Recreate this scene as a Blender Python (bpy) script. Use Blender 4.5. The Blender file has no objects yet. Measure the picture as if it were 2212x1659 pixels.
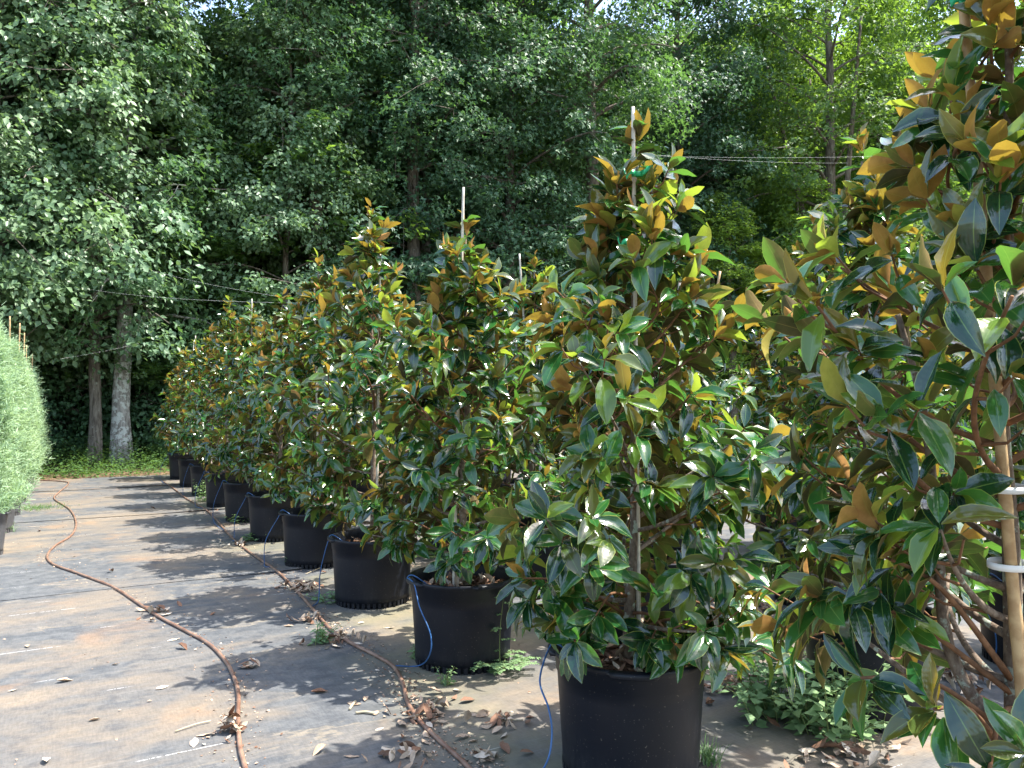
import bpy, math, random
import numpy as np
from mathutils import Vector, Matrix
from mathutils.bvhtree import BVHTree

R = math.radians
sc = bpy.context.scene
col = sc.collection
rng = np.random.default_rng(7)
random.seed(7)

# ------------------------------------------------------------------ camera, light
CAM_H, F, CX, HY = 1.43, 1661.0, 1106.0, 870.0
PITCH = math.atan(40.5 / F)
cam_d = bpy.data.cameras.new('camera')
cam = bpy.data.objects.new('camera', cam_d)
col.objects.link(cam)
cam.location = (0, 0, CAM_H)
cam.rotation_euler = (math.pi / 2 + PITCH, 0, 0)
cam_d.sensor_width = 36.0
cam_d.lens = F / 2212 * 36
cam_d.clip_start = 0.05
cam_d.clip_end = 3000
sc.camera = cam

SUN_EL, SUN_AZ = R(62), R(84)          # azimuth measured from +Y towards +X
w = bpy.data.worlds.new('World')
sc.world = w
w.use_nodes = True
nt = w.node_tree
bg = nt.nodes['Background']
sky = nt.nodes.new('ShaderNodeTexSky')
sky.sky_type = 'NISHITA'
sky.sun_disc = False
sky.sun_elevation = SUN_EL
sky.sun_rotation = SUN_AZ
sky.dust_density = 2.5
sky.air_density = 1.2
nt.links.new(sky.outputs[0], bg.inputs[0])
bg.inputs[1].default_value = 0.15
sd = bpy.data.lights.new('sun', 'SUN')
sd.energy = 3.5
sd.angle = R(0.53)
sd.color = (1.0, 0.955, 0.88)
so = bpy.data.objects.new('sun', sd)
col.objects.link(so)
dirv = Vector((math.cos(SUN_EL) * math.sin(SUN_AZ), math.cos(SUN_EL) * math.cos(SUN_AZ), math.sin(SUN_EL)))
so.rotation_euler = dirv.to_track_quat('Z', 'Y').to_euler()
so.location = (20, 0, 40)
sc.view_settings.view_transform = 'Standard'
sc.view_settings.look = 'None'
sc.view_settings.exposure = 1.97
sc.view_settings.gamma = 1
sc.view_settings.use_curve_mapping = False
sc.cycles.max_bounces = 8
sc.cycles.diffuse_bounces = 3
sc.cycles.glossy_bounces = 2
sc.cycles.transmission_bounces = 4
sc.cycles.transparent_max_bounces = 4
sc.cycles.sample_clamp_indirect = 4.0

# ------------------------------------------------------------------ helpers
UP = Vector((0, 0, 1))
U_ROW = np.array([-0.4995, 0.8663])     # along the rows, away from the camera
U_CROSS = np.array([0.8663, 0.4995])    # across the rows, to the right
ROW_ANG = math.atan2(U_CROSS[1], U_CROSS[0])


def ground(px, py, z=0.0):
    """point of the plane at height z seen at pixel (px, py) of the 2212 wide photograph"""
    dx, dy = (px - CX) / F, (829.5 - py) / F
    c, s = math.cos(PITCH), math.sin(PITCH)
    d = Vector((dx, c - dy * s, s + dy * c))
    t = (z - CAM_H) / d.z
    return Vector((d.x * t, d.y * t, z))


def at(px, py, y):
    """point at distance y seen at that pixel"""
    dx, dy = (px - CX) / F, (829.5 - py) / F
    c, s = math.cos(PITCH), math.sin(PITCH)
    d = Vector((dx, c - dy * s, s + dy * c))
    t = y / d.y
    return Vector((d.x * t, y, CAM_H + d.z * t))


def row_xy(wc, v):
    p = U_CROSS * wc + U_ROW * v
    return float(p[0]), float(p[1])


class MB:
    """collects verts / faces / uvs, builds ONE mesh object"""
    def __init__(self):
        self.v, self.f, self.m, self.uv = [], [], [], []
        self.n = 0

    def add(self, v, f, mat=0, uv=None):
        v = np.asarray(v, float).reshape(-1, 3)
        self.v.append(v)
        for q in f:
            self.f.append(tuple(int(i) + self.n for i in q))
            self.m.append(mat)
        self.n += len(v)

    def mesh(self, name, mats, smooth=True):
        me = bpy.data.meshes.new(name)
        v = np.concatenate(self.v) if self.v else np.zeros((0, 3))
        me.from_pydata(v.tolist(), [], self.f)
        for m in mats:
            me.materials.append(m)
        if len(mats) > 1:
            me.polygons.foreach_set('material_index', self.m)
        me.polygons.foreach_set('use_smooth', [smooth] * len(self.f))
        me.update()
        return me

    def build(self, name, mats, parent=None, loc=(0, 0, 0), smooth=True):
        if not isinstance(mats, (list, tuple)):
            mats = [mats]
        o = bpy.data.objects.new(name, self.mesh(name, mats, smooth))
        col.objects.link(o)
        o.location = loc
        if parent is not None:
            o.parent = parent
        return o


def tri_mesh(name, V, T, mats, midx=None, uv=None, smooth=False):
    """fast mesh from numpy arrays: V (n,3), T (m,k) with k 3 or 4"""
    me = bpy.data.meshes.new(name)
    k = T.shape[1]
    me.vertices.add(len(V))
    me.vertices.foreach_set('co', V.astype(np.float32).ravel())
    me.loops.add(T.size)
    me.loops.foreach_set('vertex_index', T.astype(np.int32).ravel())
    me.polygons.add(len(T))
    me.polygons.foreach_set('loop_start', np.arange(0, T.size, k, dtype=np.int32))
    me.polygons.foreach_set('loop_total', np.full(len(T), k, dtype=np.int32))
    for m in mats:
        me.materials.append(m)
    if midx is not None:
        me.polygons.foreach_set('material_index', midx.astype(np.int32))
    if smooth:
        me.polygons.foreach_set('use_smooth', np.ones(len(T), dtype=bool))
    if uv is not None:
        l = me.uv_layers.new(name='UVMap')
        l.data.foreach_set('uv', uv[T.ravel()].astype(np.float32).ravel())
    me.update(calc_edges=True)
    me.validate()
    return me


def link(name, me, parent=None, loc=(0, 0, 0)):
    o = bpy.data.objects.new(name, me)
    col.objects.link(o)
    o.location = loc
    if parent is not None:
        o.parent = parent
    return o


def tag(o, label=None, cat=None, group=None, kind=None):
    if label: o['label'] = label
    if cat: o['category'] = cat
    if group: o['group'] = group
    if kind: o['kind'] = kind
    return o


def empty(name, loc, rz=0.0):
    o = bpy.data.objects.new(name, None)
    o.empty_display_size = 0.1
    col.objects.link(o)
    o.location = loc
    o.rotation_euler = (0, 0, rz)
    return o


def smooth_path(pts, sub=6):
    P = [np.asarray(p, float) for p in pts]
    if len(P) < 3:
        return P
    out = []
    for i in range(len(P) - 1):
        p0 = P[max(i - 1, 0)]; p1 = P[i]; p2 = P[i + 1]; p3 = P[min(i + 2, len(P) - 1)]
        for j in range(sub):
            t = j / sub
            out.append(0.5 * ((2 * p1) + (-p0 + p2) * t + (2 * p0 - 5 * p1 + 4 * p2 - p3) * t * t + (-p0 + 3 * p1 - 3 * p2 + p3) * t ** 3))
    out.append(P[-1])
    return out


def tube(pts, rad, seg=8, cap=True):
    P = np.array([np.asarray(p, float) for p in pts])
    n = len(P)
    rad = np.full(n, rad) if np.isscalar(rad) else np.asarray(rad, float)
    T = np.gradient(P, axis=0)
    T /= np.linalg.norm(T, axis=1)[:, None] + 1e-12
    ref = np.array([0.0, 0, 1]) if abs(T[0][2]) < 0.9 else np.array([1.0, 0, 0])
    A = np.cross(T[0], ref); A /= np.linalg.norm(A)
    V = []
    ang = np.arange(seg) * 2 * math.pi / seg
    for i in range(n):
        A = A - T[i] * np.dot(A, T[i]); A /= np.linalg.norm(A) + 1e-12
        B = np.cross(T[i], A)
        V.append(P[i] + rad[i] * (np.cos(ang)[:, None] * A + np.sin(ang)[:, None] * B))
    V = np.concatenate(V)
    Fc = []
    for i in range(n - 1):
        for j in range(seg):
            k = (j + 1) % seg
            Fc.append((i * seg + j, i * seg + k, (i + 1) * seg + k, (i + 1) * seg + j))
    if cap:
        Fc.append(tuple(range(seg))[::-1]); Fc.append(tuple((n - 1) * seg + j for j in range(seg)))
    return V, Fc


def lathe(prof, seg=64):
    V, Fc = [], []
    n = len(prof)
    for (r, z) in prof:
        for j in range(seg):
            a = 2 * math.pi * j / seg
            V.append((r * math.cos(a), r * math.sin(a), z))
    for i in range(n - 1):
        for j in range(seg):
            k = (j + 1) % seg
            Fc.append((i * seg + j, i * seg + k, (i + 1) * seg + k, (i + 1) * seg + j))
    return np.array(V), Fc


# ------------------------------------------------------------------ materials
class NB:
    def __init__(self, name):
        self.m = bpy.data.materials.new(name)
        self.m.use_nodes = True
        self.t = self.m.node_tree
        self.t.nodes.clear()
        self.out = self.t.nodes.new('ShaderNodeOutputMaterial')

    def n(self, typ, **kw):
        nd = self.t.nodes.new(typ)
        for k, v in kw.items():
            setattr(nd, k, v)
        return nd

    def l(self, a, b):
        self.t.links.new(a, b)

    def inp(self, sock, v):
        if hasattr(v, 'is_linked') or hasattr(v, 'links'):
            self.l(v, sock)
        elif v is not None:
            if isinstance(v, tuple) and len(v) == 3 and sock.type == 'RGBA':
                v = (*v, 1)
            sock.default_value = v

    def math(self, op, a, b=0.0, c=None, clamp=False):
        nd = self.n('ShaderNodeMath', operation=op, use_clamp=clamp)
        self.inp(nd.inputs[0], a); self.inp(nd.inputs[1], b)
        if c is not None: self.inp(nd.inputs[2], c)
        return nd.outputs[0]

    def noise(self, vec, scale, detail=4, rough=0.55, dist=0.0):
        nd = self.n('ShaderNodeTexNoise')
        if vec is not None: self.l(vec, nd.inputs['Vector'])
        nd.inputs['Scale'].default_value = scale
        nd.inputs['Detail'].default_value = detail
        nd.inputs['Roughness'].default_value = rough
        nd.inputs['Distortion'].default_value = dist
        return nd.outputs['Fac']

    def step(self, x, a, b):
        nd = self.n('ShaderNodeMapRange', interpolation_type='SMOOTHSTEP')
        self.inp(nd.inputs['Value'], x)
        nd.inputs['From Min'].default_value = a
        nd.inputs['From Max'].default_value = b
        return nd.outputs['Result']

    def mix(self, fac, a, b, mode='MIX'):
        nd = self.n('ShaderNodeMix', data_type='RGBA', blend_type=mode)
        self.inp(nd.inputs[0], fac); self.inp(nd.inputs[6], a); self.inp(nd.inputs[7], b)
        return nd.outputs[2]

    def scale(self, vec, s):
        nd = self.n('ShaderNodeMapping')
        self.l(vec, nd.inputs[0])
        nd.inputs['Scale'].default_value = s
        return nd.outputs[0]

    def bump(self, h, strength=0.3, dist=0.01):
        nd = self.n('ShaderNodeBump')
        nd.inputs['Strength'].default_value = strength
        nd.inputs['Distance'].default_value = dist
        self.l(h, nd.inputs['Height'])
        return nd.outputs[0]

    def pbsdf(self, colr, rough=0.6, spec=0.5, normal=None, coat=0.0):
        p = self.n('ShaderNodeBsdfPrincipled')
        self.inp(p.inputs['Base Color'], colr)
        self.inp(p.inputs['Roughness'], rough)
        self.inp(p.inputs['Specular IOR Level'], spec)
        if coat: p.inputs['Coat Weight'].default_value = coat; p.inputs['Coat Roughness'].default_value = 0.12
        if normal is not None: self.l(normal, p.inputs['Normal'])
        return p.outputs[0]

    def done(self, sh):
        self.l(sh, self.out.inputs[0])
        return self.m


def objco(b):
    return b.n('ShaderNodeTexCoord').outputs['Object']


def mat_magnolia(name, top, under, trans, tf):
    b = NB(name)
    uv = b.n('ShaderNodeUVMap').outputs[0]
    sep = b.n('ShaderNodeSeparateXYZ'); b.l(uv, sep.inputs[0])
    u = b.math('ABSOLUTE', b.math('SUBTRACT', sep.outputs[0], 0.5))
    u2 = b.math('MULTIPLY', u, 2.0)
    margin = b.step(u2, 0.90, 0.985)
    rib = b.math('SUBTRACT', 1.0, b.step(u2, 0.015, 0.065))
    rnd = b.n('ShaderNodeObjectInfo').outputs['Random']
    geo = b.n('ShaderNodeNewGeometry')
    nz = b.noise(geo.outputs['Position'], 7.0, 2)
    hue = b.mix(b.step(nz, 0.35, 0.7), top, tuple(c * f for c, f in zip(top, (1.5, 1.4, 1.0))))
    hue = b.mix(b.math('MULTIPLY', rnd, 0.35), hue, (0.018, 0.06, 0.012))
    wv = b.n('ShaderNodeTexWave'); wv.bands_direction = 'Y'
    wv.inputs['Scale'].default_value = 3.2; wv.inputs['Distortion'].default_value = 1.0
    b.l(uv, wv.inputs[0])
    c = b.mix(b.math('MULTIPLY', rib, 0.6), hue, (0.16, 0.26, 0.06))
    c = b.mix(b.math('MULTIPLY', margin, 0.7), c, (0.28, 0.32, 0.06))
    und = b.mix(b.step(b.noise(geo.outputs['Position'], 26.0, 3, 0.7), 0.3, 0.7), under, tuple(x * 0.62 for x in under))
    und = b.mix(b.math('MULTIPLY', rib, 0.5), und, (0.30, 0.22, 0.07))
    und = b.mix(b.math('MULTIPLY', margin, 0.6), und, (0.36, 0.32, 0.08))
    bmp = b.bump(b.math('ADD', b.math('MULTIPLY', wv.outputs['Fac'], 0.12), b.math('MULTIPLY', b.noise(uv, 3.5, 2), 1.6)), 0.16, 0.005)
    dust = b.noise(geo.outputs['Position'], 30.0, 3)
    topsh = b.pbsdf(c, b.math('ADD', 0.05, b.math('MULTIPLY', dust, 0.24)), 0.75, bmp, 0.08)
    undsh = b.pbsdf(und, 0.85, 0.15)
    mx = b.n('ShaderNodeMixShader')
    b.l(geo.outputs['Backfacing'], mx.inputs[0]); b.l(topsh, mx.inputs[1]); b.l(undsh, mx.inputs[2])
    tr = b.n('ShaderNodeBsdfTranslucent')
    b.inp(tr.inputs[0], trans)
    m2 = b.n('ShaderNodeMixShader'); m2.inputs[0].default_value = tf
    b.l(mx.outputs[0], m2.inputs[1]); b.l(tr.outputs[0], m2.inputs[2])
    return b.done(m2.outputs[0])


def mat_leafy(name, c1, c2, trans, tf=0.35, rough=0.5, spec=0.4, scale=0.7):
    b = NB(name)
    geo = b.n('ShaderNodeNewGeometry')
    rnd = b.n('ShaderNodeObjectInfo').outputs['Random']
    big = b.noise(geo.outputs['Position'], scale, 2)
    sm = b.noise(geo.outputs['Position'], 22.0, 1)
    f = b.math('ADD', b.math('MULTIPLY', big, 0.55), b.math('MULTIPLY', sm, 0.45))
    c = b.mix(b.step(f, 0.36, 0.64), c1, c2)
    c = b.mix(b.math('MULTIPLY', rnd, 0.55), c, tuple(x * y for x, y in zip(c2, (1.25, 1.1, 0.95))))
    sh = b.pbsdf(c, rough, spec)
    tr = b.n('ShaderNodeBsdfTranslucent')
    b.inp(tr.inputs[0], b.mix(b.step(f, 0.36, 0.64), trans, tuple(x * 1.3 for x in trans)))
    m2 = b.n('ShaderNodeMixShader'); m2.inputs[0].default_value = tf
    b.l(sh, m2.inputs[1]); b.l(tr.outputs[0], m2.inputs[2])
    return b.done(m2.outputs[0])


def mat_bark(name, c1, c2, lichen, amount, sc_=1.0, zs=0.18):
    b = NB(name)
    co = objco(b)
    st = b.scale(co, (1, 1, zs))
    n1 = b.noise(st, 22 * sc_, 5, 0.65)
    c = b.mix(b.step(n1, 0.35, 0.65), c1, c2)
    n2 = b.noise(co, 9 * sc_, 4, 0.6)
    c = b.mix(b.math('MULTIPLY', b.step(n2, 1 - amount - 0.04, 1 - amount + 0.04), 0.8), c, lichen)
    return b.done(b.pbsdf(c, 0.9, 0.15, b.bump(n1, 0.8, 0.02 / sc_)))


def mat_simple(name, c, rough=0.6, spec=0.5, var=0.25, scale=12.0, c2=None, bump=0.1):
    b = NB(name)
    co = objco(b)
    n1 = b.noise(co, scale, 4)
    c2 = c2 or tuple(x * (1 - var) for x in c)
    cc = b.mix(b.step(n1, 0.35, 0.65), c, c2)
    return b.done(b.pbsdf(cc, rough, spec, b.bump(n1, bump, 0.003)))


M = {}
RUST = (0.27, 0.130, 0.042)
M['leaf_dark'] = mat_magnolia('magnolia_leaf_dark', (0.0035, 0.024, 0.012), (0.092, 0.068, 0.030), (0.05, 0.17, 0.02), 0.09)
M['leaf_mid'] = mat_magnolia('magnolia_leaf_mid', (0.014, 0.072, 0.020), (0.175, 0.108, 0.040), (0.15, 0.42, 0.05), 0.22)
M['leaf_young'] = mat_magnolia('magnolia_leaf_young', (0.060, 0.125, 0.022), (0.34, 0.26, 0.06), (0.42, 0.58, 0.05), 0.30)
M['leaf_brown'] = mat_magnolia('magnolia_leaf_bronze', (0.035, 0.060, 0.016), (0.36, 0.18, 0.055), (0.50, 0.36, 0.04), 0.22)
MAG = [M['leaf_dark'], M['leaf_mid'], M['leaf_young'], M['leaf_brown']]
M['mag_bark'] = mat_bark('magnolia_bark', (0.20, 0.155, 0.115), (0.105, 0.075, 0.055), (0.36, 0.42, 0.34), 0.40, 3.0, 0.5)
M['mag_twig'] = mat_simple('magnolia_twig', (0.20, 0.10, 0.05), 0.8, 0.2, 0.4, 40)
M['bamboo'] = mat_simple('bamboo', (0.50, 0.34, 0.17), 0.5, 0.4, 0.3, 30, (0.36, 0.22, 0.10))
M['bamboo_pale'] = mat_simple('bleached_bamboo', (0.58, 0.52, 0.42), 0.55, 0.4, 0.25, 30)
M['green_tape'] = mat_simple('green_tape', (0.005, 0.33, 0.12), 0.4, 0.5, 0.1)
M['white_tape'] = mat_simple('white_tape', (0.8, 0.8, 0.78), 0.5, 0.4, 0.1)
M['bark_a'] = mat_bark('oak_bark', (0.20, 0.175, 0.145), (0.075, 0.062, 0.05), (0.30, 0.31, 0.27), 0.34)
M['bark_pale'] = mat_bark('pale_bark', (0.34, 0.32, 0.29), (0.15, 0.135, 0.12), (0.50, 0.52, 0.48), 0.47)
M['wood_leaf_0'] = mat_leafy('oak_leaf', (0.036, 0.088, 0.052), (0.072, 0.150, 0.080), (0.10, 0.22, 0.05), 0.30, 0.5, 0.35)
M['wood_leaf_1'] = mat_leafy('sweetgum_leaf', (0.038, 0.098, 0.050), (0.076, 0.158, 0.072), (0.13, 0.27, 0.05), 0.32, 0.5, 0.3)
M['wood_leaf_2'] = mat_leafy('tulip_tree_leaf', (0.045, 0.108, 0.035), (0.092, 0.175, 0.055), (0.24, 0.40, 0.04), 0.40, 0.5, 0.3)
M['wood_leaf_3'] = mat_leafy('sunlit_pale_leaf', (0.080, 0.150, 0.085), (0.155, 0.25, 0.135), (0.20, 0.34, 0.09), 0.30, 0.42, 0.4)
M['yellow_leaf'] = mat_leafy('young_yellow_green_leaf', (0.080, 0.155, 0.032), (0.14, 0.235, 0.05), (0.34, 0.52, 0.05), 0.42, 0.5, 0.3)  # sunlight painted into the leaf colour, for the bright patches in the wood
M['juniper'] = mat_leafy('juniper_needles', (0.19, 0.34, 0.23), (0.37, 0.50, 0.32), (0.34, 0.48, 0.20), 0.4, 0.8, 0.1, 3.0)
M['weed'] = mat_leafy('weed_leaf', (0.12, 0.21, 0.095), (0.21, 0.33, 0.16), (0.2, 0.34, 0.08), 0.3, 0.65, 0.25, 2.0)
M['under'] = mat_leafy('undergrowth_leaf', (0.035, 0.085, 0.028), (0.07, 0.145, 0.045), (0.13, 0.24, 0.04), 0.35, 0.7, 0.2, 1.2)
M['stem'] = mat_simple('weed_stem', (0.16, 0.2, 0.07), 0.8, 0.2)
M['soil'] = mat_simple('bark_mulch', (0.16, 0.09, 0.055), 0.95, 0.1, 0.6, 45, (0.05, 0.03, 0.02), 1.0)
M['dry1'] = mat_simple('dry_leaf_tan', (0.46, 0.34, 0.24), 0.75, 0.25, 0.4, 25)
M['dry2'] = mat_simple('dry_leaf_brown', (0.22, 0.12, 0.075), 0.75, 0.25, 0.4, 25)
M['dry3'] = mat_simple('dry_leaf_pale', (0.60, 0.50, 0.39), 0.75, 0.25, 0.3, 25)
M['hose'] = mat_simple('brown_hose', (0.145, 0.075, 0.048), 0.5, 0.4, 0.35, 14, (0.235, 0.145, 0.10))
M['blue'] = mat_simple('blue_tube', (0.02, 0.095, 0.25), 0.4, 0.5, 0.2, 9)
M['silk'] = mat_simple('spider_silk', (0.75, 0.75, 0.7), 0.4, 0.6, 0.1)
M['dry_grass'] = mat_simple('dry_twig', (0.45, 0.38, 0.26), 0.8, 0.2)


def mat_pot(name, base, dusty):
    b = NB(name)
    co = objco(b)
    st = b.scale(co, (1, 1, 0.25))
    n1 = b.noise(co, 5, 4); n2 = b.noise(st, 60, 3, 0.7)
    sep = b.n('ShaderNodeSeparateXYZ'); b.l(co, sep.inputs[0])
    low = b.math('SUBTRACT', 1.0, b.step(sep.outputs[2], 0.0, 0.16))
    f = b.math('MULTIPLY', b.math('ADD', b.math('MULTIPLY', b.step(n1, 0.4, 0.8), 0.35), b.math('MULTIPLY', low, 0.45)), b.step(n2, 0.3, 0.75))
    c = b.mix(f, base, dusty)
    sp = b.noise(co, 120, 1)
    c = b.mix(b.math('MULTIPLY', b.step(sp, 0.72, 0.76), 0.5), c, (0.16, 0.14, 0.11))
    return b.done(b.pbsdf(c, b.math('ADD', 0.34, b.math('MULTIPLY', n1, 0.25)), 0.28, b.bump(n2, 0.06, 0.002)))


M['pot'] = mat_pot('black_pot_plastic', (0.0035, 0.0052, 0.0100), (0.030, 0.030, 0.032))
M['pot_grey'] = mat_pot('grey_pot_plastic', (0.07, 0.072, 0.078), (0.20, 0.18, 0.16))


def mat_cloth():
    b = NB('woven_ground_cloth')
    co = objco(b)
    n1 = b.noise(co, 0.75, 5, 0.6, 0.4)
    sx = b.scale(co, (0.5, 1.6, 1))
    n2 = b.noise(sx, 2.2, 6, 0.65, 0.3)
    n3 = b.noise(co, 9, 5, 0.7)
    fine = b.noise(b.scale(co, (16, 110, 1)), 1.0, 4, 0.75)
    fine2 = b.noise(b.scale(co, (110, 16, 1)), 1.0, 4, 0.75)
    base = b.mix(b.step(n3, 0.3, 0.7), (0.066, 0.071, 0.078), (0.120, 0.124, 0.126))
    f1 = b.math('ADD', b.math('MULTIPLY', n1, 0.62), b.math('MULTIPLY', n2, 0.38))
    dust = b.mix(b.step(n3, 0.35, 0.68), (0.262, 0.205, 0.142), (0.155, 0.128, 0.096))
    c = b.mix(b.math('MULTIPLY', b.step(b.math('ADD', f1, b.math('MULTIPLY', b.math('SUBTRACT', n3, 0.5), 0.16)), 0.44, 0.62), 0.80), base, dust)
    # pale rings where puddles dried
    ring = b.math('ABSOLUTE', b.math('SUBTRACT', f1, 0.475))
    ring = b.math('SUBTRACT', 1.0, b.step(ring, 0.0, 0.018))
    c = b.mix(b.math('MULTIPLY', ring, b.math('MULTIPLY', b.step(n2, 0.45, 0.65), 0.5)), c, (0.36, 0.29, 0.19))
    # reddish clay stains
    n4 = b.noise(co, 1.5, 4, 0.6, 0.6)
    c = b.mix(b.math('MULTIPLY', b.step(n4, 0.56, 0.72), 0.55), c, (0.26, 0.165, 0.095))
    n5 = b.noise(co, 0.9, 3, 0.5)
    c = b.mix(b.math('MULTIPLY', b.step(n5, 0.63, 0.72), 0.35), c, (0.055, 0.062, 0.075))
    # streaks across the aisle
    n6 = b.noise(b.scale(co, (0.35, 9, 1)), 1.6, 4, 0.6)
    c = b.mix(b.math('MULTIPLY', b.step(n6, 0.55, 0.72), 0.3), c, (0.24, 0.22, 0.195))
    wv = b.math('MULTIPLY', b.math('ADD', fine, fine2), 0.5)
    c = b.mix(b.math('MULTIPLY', b.step(wv, 0.42, 0.58), 0.42), c, b.mix(1.0, c, (0.45, 0.45, 0.45), 'MULTIPLY'))
    # woven-in white marker threads, every 30 cm, worn away in places
    sep = b.n('ShaderNodeSeparateXYZ'); b.l(co, sep.inputs[0])
    fr = b.math('FRACT', b.math('ADD', b.math('DIVIDE', sep.outputs[1], 0.305), 100.3))
    ln = b.math('SUBTRACT', 1.0, b.step(b.math('ABSOLUTE', b.math('SUBTRACT', fr, 0.5)), 0.004, 0.009))
    worn = b.step(b.noise(b.scale(co, (1.0, 3.1, 1)), 1.3, 3, 0.6), 0.57, 0.63)
    dash = b.step(b.noise(b.scale(co, (60, 3, 1)), 1.0, 2), 0.40, 0.5)
    c = b.mix(b.math('MULTIPLY', b.math('MULTIPLY', ln, worn), dash), c, (0.62, 0.62, 0.60))
    # moss near the pots of the first row: greenish film
    n7 = b.noise(co, 1.1, 4, 0.6)
    rowd = b.math('SUBTRACT', 1.0, b.step(b.math('ABSOLUTE', b.math('SUBTRACT', sep.outputs[0], 2.0)), 0.35, 0.9))
    c = b.mix(b.math('MULTIPLY', b.math('MULTIPLY', rowd, b.step(n7, 0.42, 0.62)), 0.40), c, (0.20, 0.185, 0.095))
    h = b.math('ADD', b.math('MULTIPLY', wv, 0.5), b.math('MULTIPLY', n3, 0.8))
    return b.done(b.pbsdf(c, b.math('ADD', 0.50, b.math('MULTIPLY', n2, 0.3)), 0.35, b.bump(h, 0.35, 0.006)))


M['cloth'] = mat_cloth()


def mat_ground():
    b = NB('forest_floor')
    co = objco(b)
    n1 = b.noise(co, 0.5, 5); n2 = b.noise(co, 14, 5, 0.7)
    c = b.mix(b.step(n2, 0.3, 0.7), (0.10, 0.065, 0.04), (0.20, 0.14, 0.085))
    c = b.mix(b.math('MULTIPLY', b.step(n1, 0.45, 0.6), 0.6), c, (0.06, 0.09, 0.03))
    return b.done(b.pbsdf(c, 0.95, 0.1, b.bump(n2, 0.8, 0.03)))


M['ground'] = mat_ground()

# ------------------------------------------------------------------ ground and cloth sheets
mb = MB()
s = 900
mb.add([(-s, -s, 0), (s, -s, 0), (s, s, 0), (-s, s, 0)], [(0, 1, 2, 3)])
tag(mb.build('ground', M['ground']), kind='structure')

SEAMS = [-8.0, -3.5, 1.0, 6.7, 10.9, 14.5, 16.6]
for k in range(len(SEAMS) - 1):
    v0, v1 = SEAMS[k] - 0.06, SEAMS[k + 1]
    w0, w1 = -13.0, 20.0
    nw, nv = 240, 16
    W = np.linspace(w0, w1, nw)
    t = np.linspace(0, 1, nv)
    tv = np.concatenate([[0, 0.008], t[1:-1], [1.0 - 0.008, 1]])
    V = []
    for a in tv:
        v = v0 + (v1 - v0) * a
        z = 0.004 + 0.0025 * (1 + np.sin(W * 1.3 + v * 2.1) * np.sin(W * 0.37 - v * 1.7)) * (1 if 0.0 < a < 1 else 0)
        if a == 0:
            z = 0.012 + 0.010 * np.clip(np.sin(W * 2.3 + k) * np.sin(W * 0.9), 0, 1) + 0 * W
        elif a < 0.02:
            z = 0.014 + 0.014 * np.clip(np.sin(W * 2.3 + k) * np.sin(W * 0.9), 0, 1)
        jig = 0.012 * np.sin(W * 3.1 + k * 2) + 0.02 * np.sin(W * 0.6 + k)
        if k == len(SEAMS) - 2 and a == 1:
            jig = 0.10 * np.sin(W * 0.9) + 0.05 * np.sin(W * 2.7)
        vv = v + (jig if a in (0, 1) or a < 0.02 else 0 * W)
        V.append(np.stack([W, vv, z], 1))
    V = np.concatenate(V)
    Fc = []
    n2 = len(tv)
    idx = np.arange(nw - 1)
    T = np.concatenate([np.stack([r * nw + idx, r * nw + idx + 1, (r + 1) * nw + idx + 1, (r + 1) * nw + idx], 1) for r in range(n2 - 1)])
    me = tri_mesh('ground_cloth', V, T, [M['cloth']], smooth=True)
    o = link('ground_cloth', me)
    o.rotation_euler = (0, 0, ROW_ANG)
    tag(o, kind='structure')

# ------------------------------------------------------------------ the wood
def leaf_cloud(P, N, A, size, lobed=True):
    """vectorised leaves: P centres, N normals, A axes, size (n,)"""
    n = len(P)
    N = N / (np.linalg.norm(N, axis=1)[:, None] + 1e-9)
    A = A - N * (A * N).sum(1)[:, None]
    A /= np.linalg.norm(A, axis=1)[:, None] + 1e-9
    X = np.cross(A, N)
    if lobed:
        q = np.array([(0, 0, 0), (-0.52, 0.30, 0.05), (-0.16, 0.48, 0.03), (0, 1, -0.16), (0.16, 0.48, 0.03), (0.52, 0.30, 0.05)])
        t = np.array([(0, 2, 1), (0, 3, 2), (0, 4, 3), (0, 5, 4)])
    else:
        q = np.array([(0, 0, 0), (-0.34, 0.42, 0.07), (0, 1, -0.12), (0.34, 0.42, 0.07)])
        t = np.array([(0, 2, 1), (0, 3, 2)])
    V = P[:, None, :] + size[:, None, None] * (q[None, :, 0:1] * X[:, None] + q[None, :, 1:2] * A[:, None] + q[None, :, 2:3] * N[:, None])
    T = (np.arange(n) * len(q))[:, None, None] + t[None]
    return V.reshape(-1, 3), T.reshape(-1, 3)


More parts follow.
